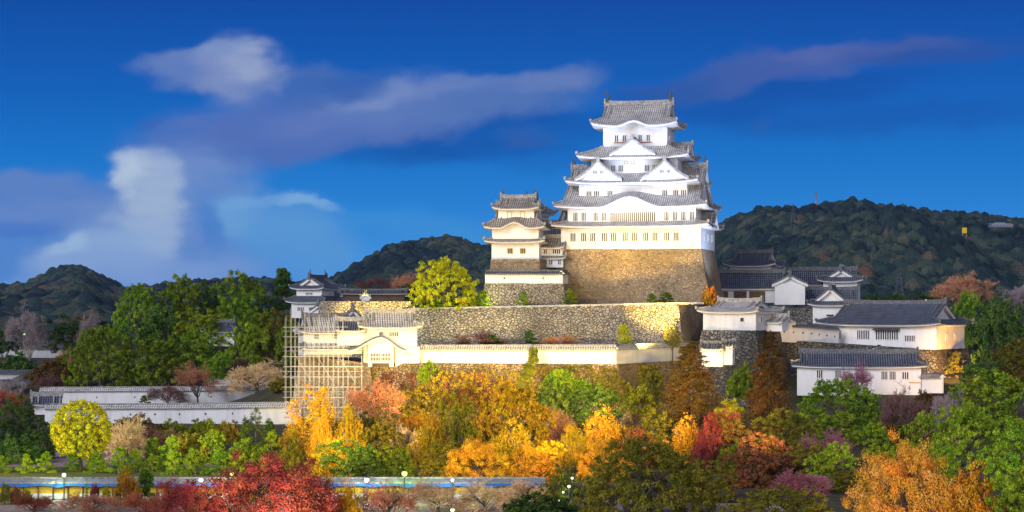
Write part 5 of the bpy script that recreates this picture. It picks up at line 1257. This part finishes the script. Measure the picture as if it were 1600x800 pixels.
for a in (  # lower right and front
 ('broad', (898, 1112, 688, 850), 198, 'olive', 'huge dark olive domed tree at the bottom of the view'),
 ('cyp', (1116, 1180, 688, 800), 232, 'fresh', 'upright green tree beside the dark domed one'),
 ('ev', (1150, 1250, 678, 780), 236, 'rust', 'brown-red leafy tree leaning on the upright green one'),
 ('broad', (1243, 1382, 594, 680), 326, 'camphor', 'broad dark green tree hiding the foot of the lower white turret'),
 ('ev', (1252, 1342, 638, 700), 308, 'fresh', 'lighter green tree in front of the broad dark green one'),
 ('bare', (1375, 1452, 608, 700), 340, 'twigdark', 'reddish-brown bare tree below the lower turret end'),
 ('barep', (1456, 1510, 606, 684), 346, 'twiggrey', 'pale leafless tree with thin upright branches under the lit rampart corner'),
 ('bare', (1310, 1362, 568, 625), 352, 'twigpurple', 'dark purple bare tree before the lower white turret wall'),
 ('bare', (1238, 1330, 674, 735), 262, 'twigpurple', 'magenta leafless tree in the valley between green crowns'),
 ('ev', (1256, 1345, 692, 765), 240, 'fresh', 'light green leafy tree beside the magenta twigs'),
 ('ev', (1340, 1406, 660, 720), 284, 'fresh', 'green tree above the salmon autumn crown'),
 ('ev', (1404, 1474, 644, 720), 292, 'fresh', 'yellowish green tree under the pale leafless one'),
 ('ev', (1488, 1620, 580, 690), 318, 'fresh', 'tall bright green tree at the eastern edge'),
 ('broad', (1455, 1570, 632, 735), 292, 'fresh', 'wide bright green tree descending in front of the tall one at the eastern edge'),
 ('ev', (1535, 1640, 655, 770), 262, 'camphor', 'darker green tree at the eastern edge, lower down'),
 ('dome', (1320, 1505, 688, 850), 190, 'salmon', 'large salmon and orange autumn tree at the bottom of the view'),
 ('autumn', (1475, 1565, 728, 850), 188, 'orange', 'orange autumn tree with pale limbs beside the large salmon one'),
 ('ev', (1545, 1640, 728, 850), 186, 'fresh', 'green tree in the bottom eastern corner'),
 ('broad', (1125, 1305, 764, 880), 184, 'olive', 'olive yellow treetop at the bottom edge below the magenta twigs'),
 ('bare', (1215, 1300, 736, 800), 222, 'twigpurple', 'purple leafless thicket above the olive treetop'),
 ('bare', (1420, 1500, 660, 710), 300, 'twigrust', 'rosy twigs between green crowns near the eastern edge'),
 ('dome', (300, 545, 712, 850), 190, 'crimson', 'great crimson maple at the bottom of the view'),
 ('dome', (232, 350, 750, 850), 186, 'crimson', 'lower crimson maple lobe, pinker, west of the great one'),
 ('gink', (500, 520, 728, 830), 196, 'ginkgo', 'slim yellow young tree at the edge of the great crimson maple'),
 ('autumn', (520, 566, 752, 830), 194, 'ginkgo', 'leaning yellow sprays right of the crimson maple'),
 ('bare', (558, 655, 750, 830), 196, 'twigrust', 'brown bare tree at the bottom beside the yellow sprays'),
 ('bare', (640, 730, 748, 830), 203, 'twigtan', 'pale bare tree in front of the blue cloth, near the green lamp at the bottom'),
 ('bare', (715, 800, 752, 830), 204, 'twigtan', 'pale tan bare bush at the bottom, middle of three'),
 ('bare', (780, 858, 748, 820), 207, 'twigtan', 'pale tan bare bush at the bottom, next to the dark bush with lamps'),
 ('ev', (845, 912, 728, 800), 206, 'olive', 'olive tree holding the four green-white lamps'),
 ('shrub', (785, 905, 772, 830), 196, 'darkgreen', 'very dark green bush at the bottom edge under the four lamps'),
 ('bare', (20, 90, 768, 815), 204, 'crimson', 'thin red twigs along the street, western one'),
 ('bare', (100, 190, 770, 815), 203, 'twigrust', 'thin pinkish twigs along the street below the yellow-lit wall'),
 ('bare', (190, 262, 768, 820), 202, 'crimson', 'thin red twigs touching the crimson maple'),
): tree(a[0], a[1], a[2], a[3], a[4], G4 if a[1][0] > 1100 else None, q=1.7 if (a[2] < 220 and a[1][1]-a[1][0] > 90) else 1.0)
for a in (  # terrace and east side
 ('broad', (642, 746, 406, 482), 388, 'yellowgreen', 'big glowing yellow-green tree on the terrace west of the keep', 19.6),
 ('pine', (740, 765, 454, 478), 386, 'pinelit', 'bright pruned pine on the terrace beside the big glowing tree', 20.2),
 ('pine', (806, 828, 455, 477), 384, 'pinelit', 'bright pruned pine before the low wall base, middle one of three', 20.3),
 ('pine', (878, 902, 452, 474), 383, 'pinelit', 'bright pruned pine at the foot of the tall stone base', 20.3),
 ('pine', (1010, 1028, 458, 474), 380, 'pine', 'small dark pine under the keep base, west one of two', 20.3),
 ('pine', (1026, 1052, 457, 474), 380, 'pine', 'wider dark pine under the keep base, east one of two', 20.3),
 ('shrub', (1096, 1122, 448, 476), 384, 'orange', 'orange-red bush at the east foot of the keep base', 17),
 ('ev', (962, 990, 506, 542), 364, 'yellowgreen', 'yellow-topped small tree behind the long white wall', 10.3),
 ('ev', (1036, 1066, 508, 542), 364, 'olive', 'olive small tree behind the long white wall near its corner', 10.3),
 ('pine', (816, 842, 516, 543), 366, 'darkgreen', 'dark small pine behind the middle of the long white wall', 10.3),
 ('bare', (712, 790, 518, 548), 366, 'twigdark', 'brown bare scrub behind the long white wall, west part', 10.3),
 ('bare', (845, 900, 522, 546), 366, 'twigrust', 'low rusty scrub behind the long white wall', 10.3),
 ('shrub', (752, 782, 522, 548), 365, 'darkgreen', 'dark green shrub within the brown scrub behind the white wall', 10.3),
 ('ev', (1514, 1590, 470, 600), 404, 'darkgreen', 'tall dark green tree immediately east of the long turret'),
 ('ev', (1560, 1650, 480, 600), 415, 'darkgreen', 'dark green tree at the eastern edge beside the long turret'),
 ('ev', (1475, 1540, 456, 540), 450, 'camphor', 'dark evergreen rising behind the end of the long turret roof'),
 ('ev', (1525, 1600, 462, 550), 470, 'darkgreen', 'dim evergreen behind the eastern trees under the wooded hill'),
 ('ev', (1375, 1425, 455, 492), 520, 'darkgreen', 'low dark tree line piece behind the long turret roof, west'),
 ('ev', (1415, 1470, 458, 492), 510, 'darkgreen', 'low dark tree behind the long turret roof, beside the small white lamp'),
 ('ev', (1340, 1385, 458, 490), 530, 'darkgreen', 'low dark tree behind the far gabled turret'),
 ('bare', (1452, 1556, 428, 480), 620, 'twigrust', 'wide rosy bare tree before the wooded hill'),
 ('bare', (1560, 1640, 442, 500), 640, 'twiggrey', 'dim grey bare tree at the eastern edge under the hill'),
 ('ev', (1545, 1640, 530, 620), 370, 'olive', 'olive tree at the eastern edge between dark and bright green'),
 ('ev', (1500, 1560, 560, 620), 380, 'darkgreen', 'dark tree below the lit rampart corner'),
 ('bare', (556, 612, 432, 462), 640, 'twigdark', 'reddish dark bare tree before the middle wooded hill, west one'),
 ('bare', (600, 662, 428, 462), 660, 'twigrust', 'reddish bare tree before the middle wooded hill, by the glowing tree'),
 ('ev', (518, 560, 446, 470), 600, 'darkgreen', 'low green tree behind the white west turret roof'),
 ('ev', (620, 660, 442, 472), 560, 'darkgreen', 'dark green tree behind the glowing terrace tree'),
 ('shrub', (655, 745, 466, 488), 392, 'camphor', 'dark green hedge under the big glowing terrace tree', 19.4),
 ('shrub', (1072, 1110, 500, 560), 392, 'olive', 'olive creeper bush in the corner beside the lit east turret'),
 ('shrub', (1420, 1470, 612, 660), 346, 'brown', 'brown shrub under the short lit wall'),
 ('shrub', (1135, 1185, 570, 625), 350, 'camphor', 'green shrub at the foot of the stone pier'),
): tree(a[0], a[1], a[2], a[3], a[4], zb=a[5] if len(a) > 5 else None)

for a in (
 ('shrub', (150, 260, 650, 705), 338, 'brown', 'broad brown hedge behind the tan twigs under the garden wall'),
 ('shrub', (-10, 70, 680, 728), 300, 'darkgreen', 'low dark undergrowth beneath the big dark garden tree'),
 ('shrub', (255, 330, 680, 725), 305, 'olive', 'olive thicket behind the rear garden pines'),
 ('shrub', (345, 440, 690, 740), 285, 'camphor', 'dark green thicket below the cypresses'),
 ('shrub', (430, 480, 690, 745), 270, 'olive', 'olive thicket at the west foot of the golden ginkgo'),
 ('ev', (660, 730, 690, 752), 250, 'olive', 'olive tree behind the street wall, between green and orange ones'),
 ('autumn', (480, 560, 690, 750), 255, 'gold', 'golden undergrowth behind the street wall by the dark green tree'),
 ('dome', (610, 700, 640, 700), 320, 'orange', 'orange dome in the middle of the wood below the pale bare tree'),
 ('dome', (900, 985, 690, 752), 262, 'orange', 'orange dome showing past the dark domed tree'),
 ('ev', (985, 1060, 640, 715), 300, 'olive', 'olive tree below the yellow-green corner bush'),
 ('ev', (1100, 1200, 655, 740), 275, 'brown', 'brown leafy tree in the shade between conifers and domed tree'),
 ('ev', (1385, 1450, 690, 760), 262, 'fresh', 'green tree behind the salmon crown'),
 ('ev', (1230, 1300, 690, 760), 268, 'olive', 'olive crown behind the magenta leafless tree'),
 ('shrub', (1360, 1440, 660, 710), 312, 'brown', 'brown undergrowth beneath the reddish-brown bare tree'),
 ('ev', (1290, 1390, 735, 810), 226, 'olive', 'olive tree between purple thicket and salmon crown'),
 ('ev', (1440, 1500, 690, 760), 268, 'camphor', 'dark green tree between the salmon crown and the wide bright one'),
 ('ev', (1050, 1150, 720, 800), 215, 'olive', 'olive tree on the east flank of the dark domed tree'),
 ('ev', (1490, 1560, 590, 660), 345, 'olive', 'olive tree below the lit rampart corner, behind the bright ones'),
 ('ev', (1130, 1215, 700, 765), 250, 'rust', 'rusty leafy tree low behind the upright green one'),
): tree(a[0], a[1], a[2], a[3], a[4])

# creepers on the stone
def creeper(label, poly_px, Y0, dY, lm, n, size, seed):
    """leaves lying on the battered stone: px polygon strip from top to foot with depth changing from Y0 by dY"""
    r = np.random.RandomState(seed); C = []
    ys = [p[0] for p in poly_px]; y0, y1 = min(ys), max(ys)
    for _ in range(n):
        y = r.uniform(y0, y1); xa = np.interp(y, ys, [p[1] for p in poly_px]); xb = np.interp(y, ys, [p[2] for p in poly_px])
        x = r.uniform(xa, xb); Y = Y0+dY*((y-y0)/(y1-y0))-r.rand()*.5; C.append(at(x, y, Y))
    C = np.array(C); c0 = C.mean(0); V, t = leaves(C-c0, .45, 26, size, r, 1, .2)
    me = np_mesh('creeper', V, 4, [LEAVES[lm]], {'tint': t}); o = bpy.data.objects.new('creeper', me); COL.objects.link(o); o.location = c0
    tag(o, label, 'creeper')
creeper('green creeper strip hanging down over the long white wall onto the stone slope', [(545, 830, 838), (560, 826, 840), (580, 818, 838), (600, 806, 832), (612, 800, 830)], 347.0, -4.4, 'lime', 130, .16, 3)
creeper('green creeper patch spreading over the middle of the stone slope', [(578, 870, 880), (592, 850, 905), (606, 842, 955), (625, 840, 970)], 344.0, -3.0, 'camphor', 230, .17, 4)
creeper('small green creeper tuft at the top of the stone slope near the gate tower', [(566, 668, 678), (576, 662, 684), (586, 660, 676)], 348.6, -1, 'fresh', 26, .17, 5)
creeper('olive creeper on the receding end of the stone slope', [(572, 1005, 1030), (590, 1000, 1035), (620, 998, 1035)], 351.0, -3, 'olive', 130, .17, 6)
creeper('rusty creeper drapes on the stone slope below the white wall', [(585, 700, 760), (600, 690, 800), (625, 690, 830)], 345.0, -2.6, 'rust', 120, .15, 7)
creeper('dry olive creeper covering the slope east of the hanging green strip', [(572, 842, 962), (590, 845, 972), (618, 850, 985)], 345.6, -3.4, 'olive', 260, .14, 11)
creeper('dry golden creeper covering the slope west of the hanging green strip', [(580, 690, 815), (596, 660, 808), (622, 630, 800)], 345.4, -3.6, 'gold', 230, .13, 12)
creeper('thin rusty creeper on the slope under the cream gate tower', [(582, 596, 650), (600, 590, 665), (622, 585, 670)], 346.0, -3.4, 'rust', 110, .13, 13)
creeper('olive and yellow creeper on the lit rampart corner', [(550, 1488, 1500), (570, 1480, 1512), (600, 1470, 1520)], 378, -3, 'olive', 60, .15, 8)

# ------------------------------------------------------------------ evening haze
b = MB(); b.box(-2750, 2750, -110, 4350, -4, 190); hz_ = b.build('haze', [])
hm = bpy.data.materials.new('haze'); hm.use_nodes = True; hn = hm.node_tree.nodes; hn.clear()
pv = hn.new('ShaderNodeVolumePrincipled'); pv.inputs['Color'].default_value = (.25, .5, 1, 1); pv.inputs['Density'].default_value = .00002; pv.inputs['Anisotropy'].default_value = 0
ho = hn.new('ShaderNodeOutputMaterial'); hm.node_tree.links.new(pv.outputs[0], ho.inputs['Volume']); hz_.data.materials.append(hm)
tag(hz_, kind='stuff')
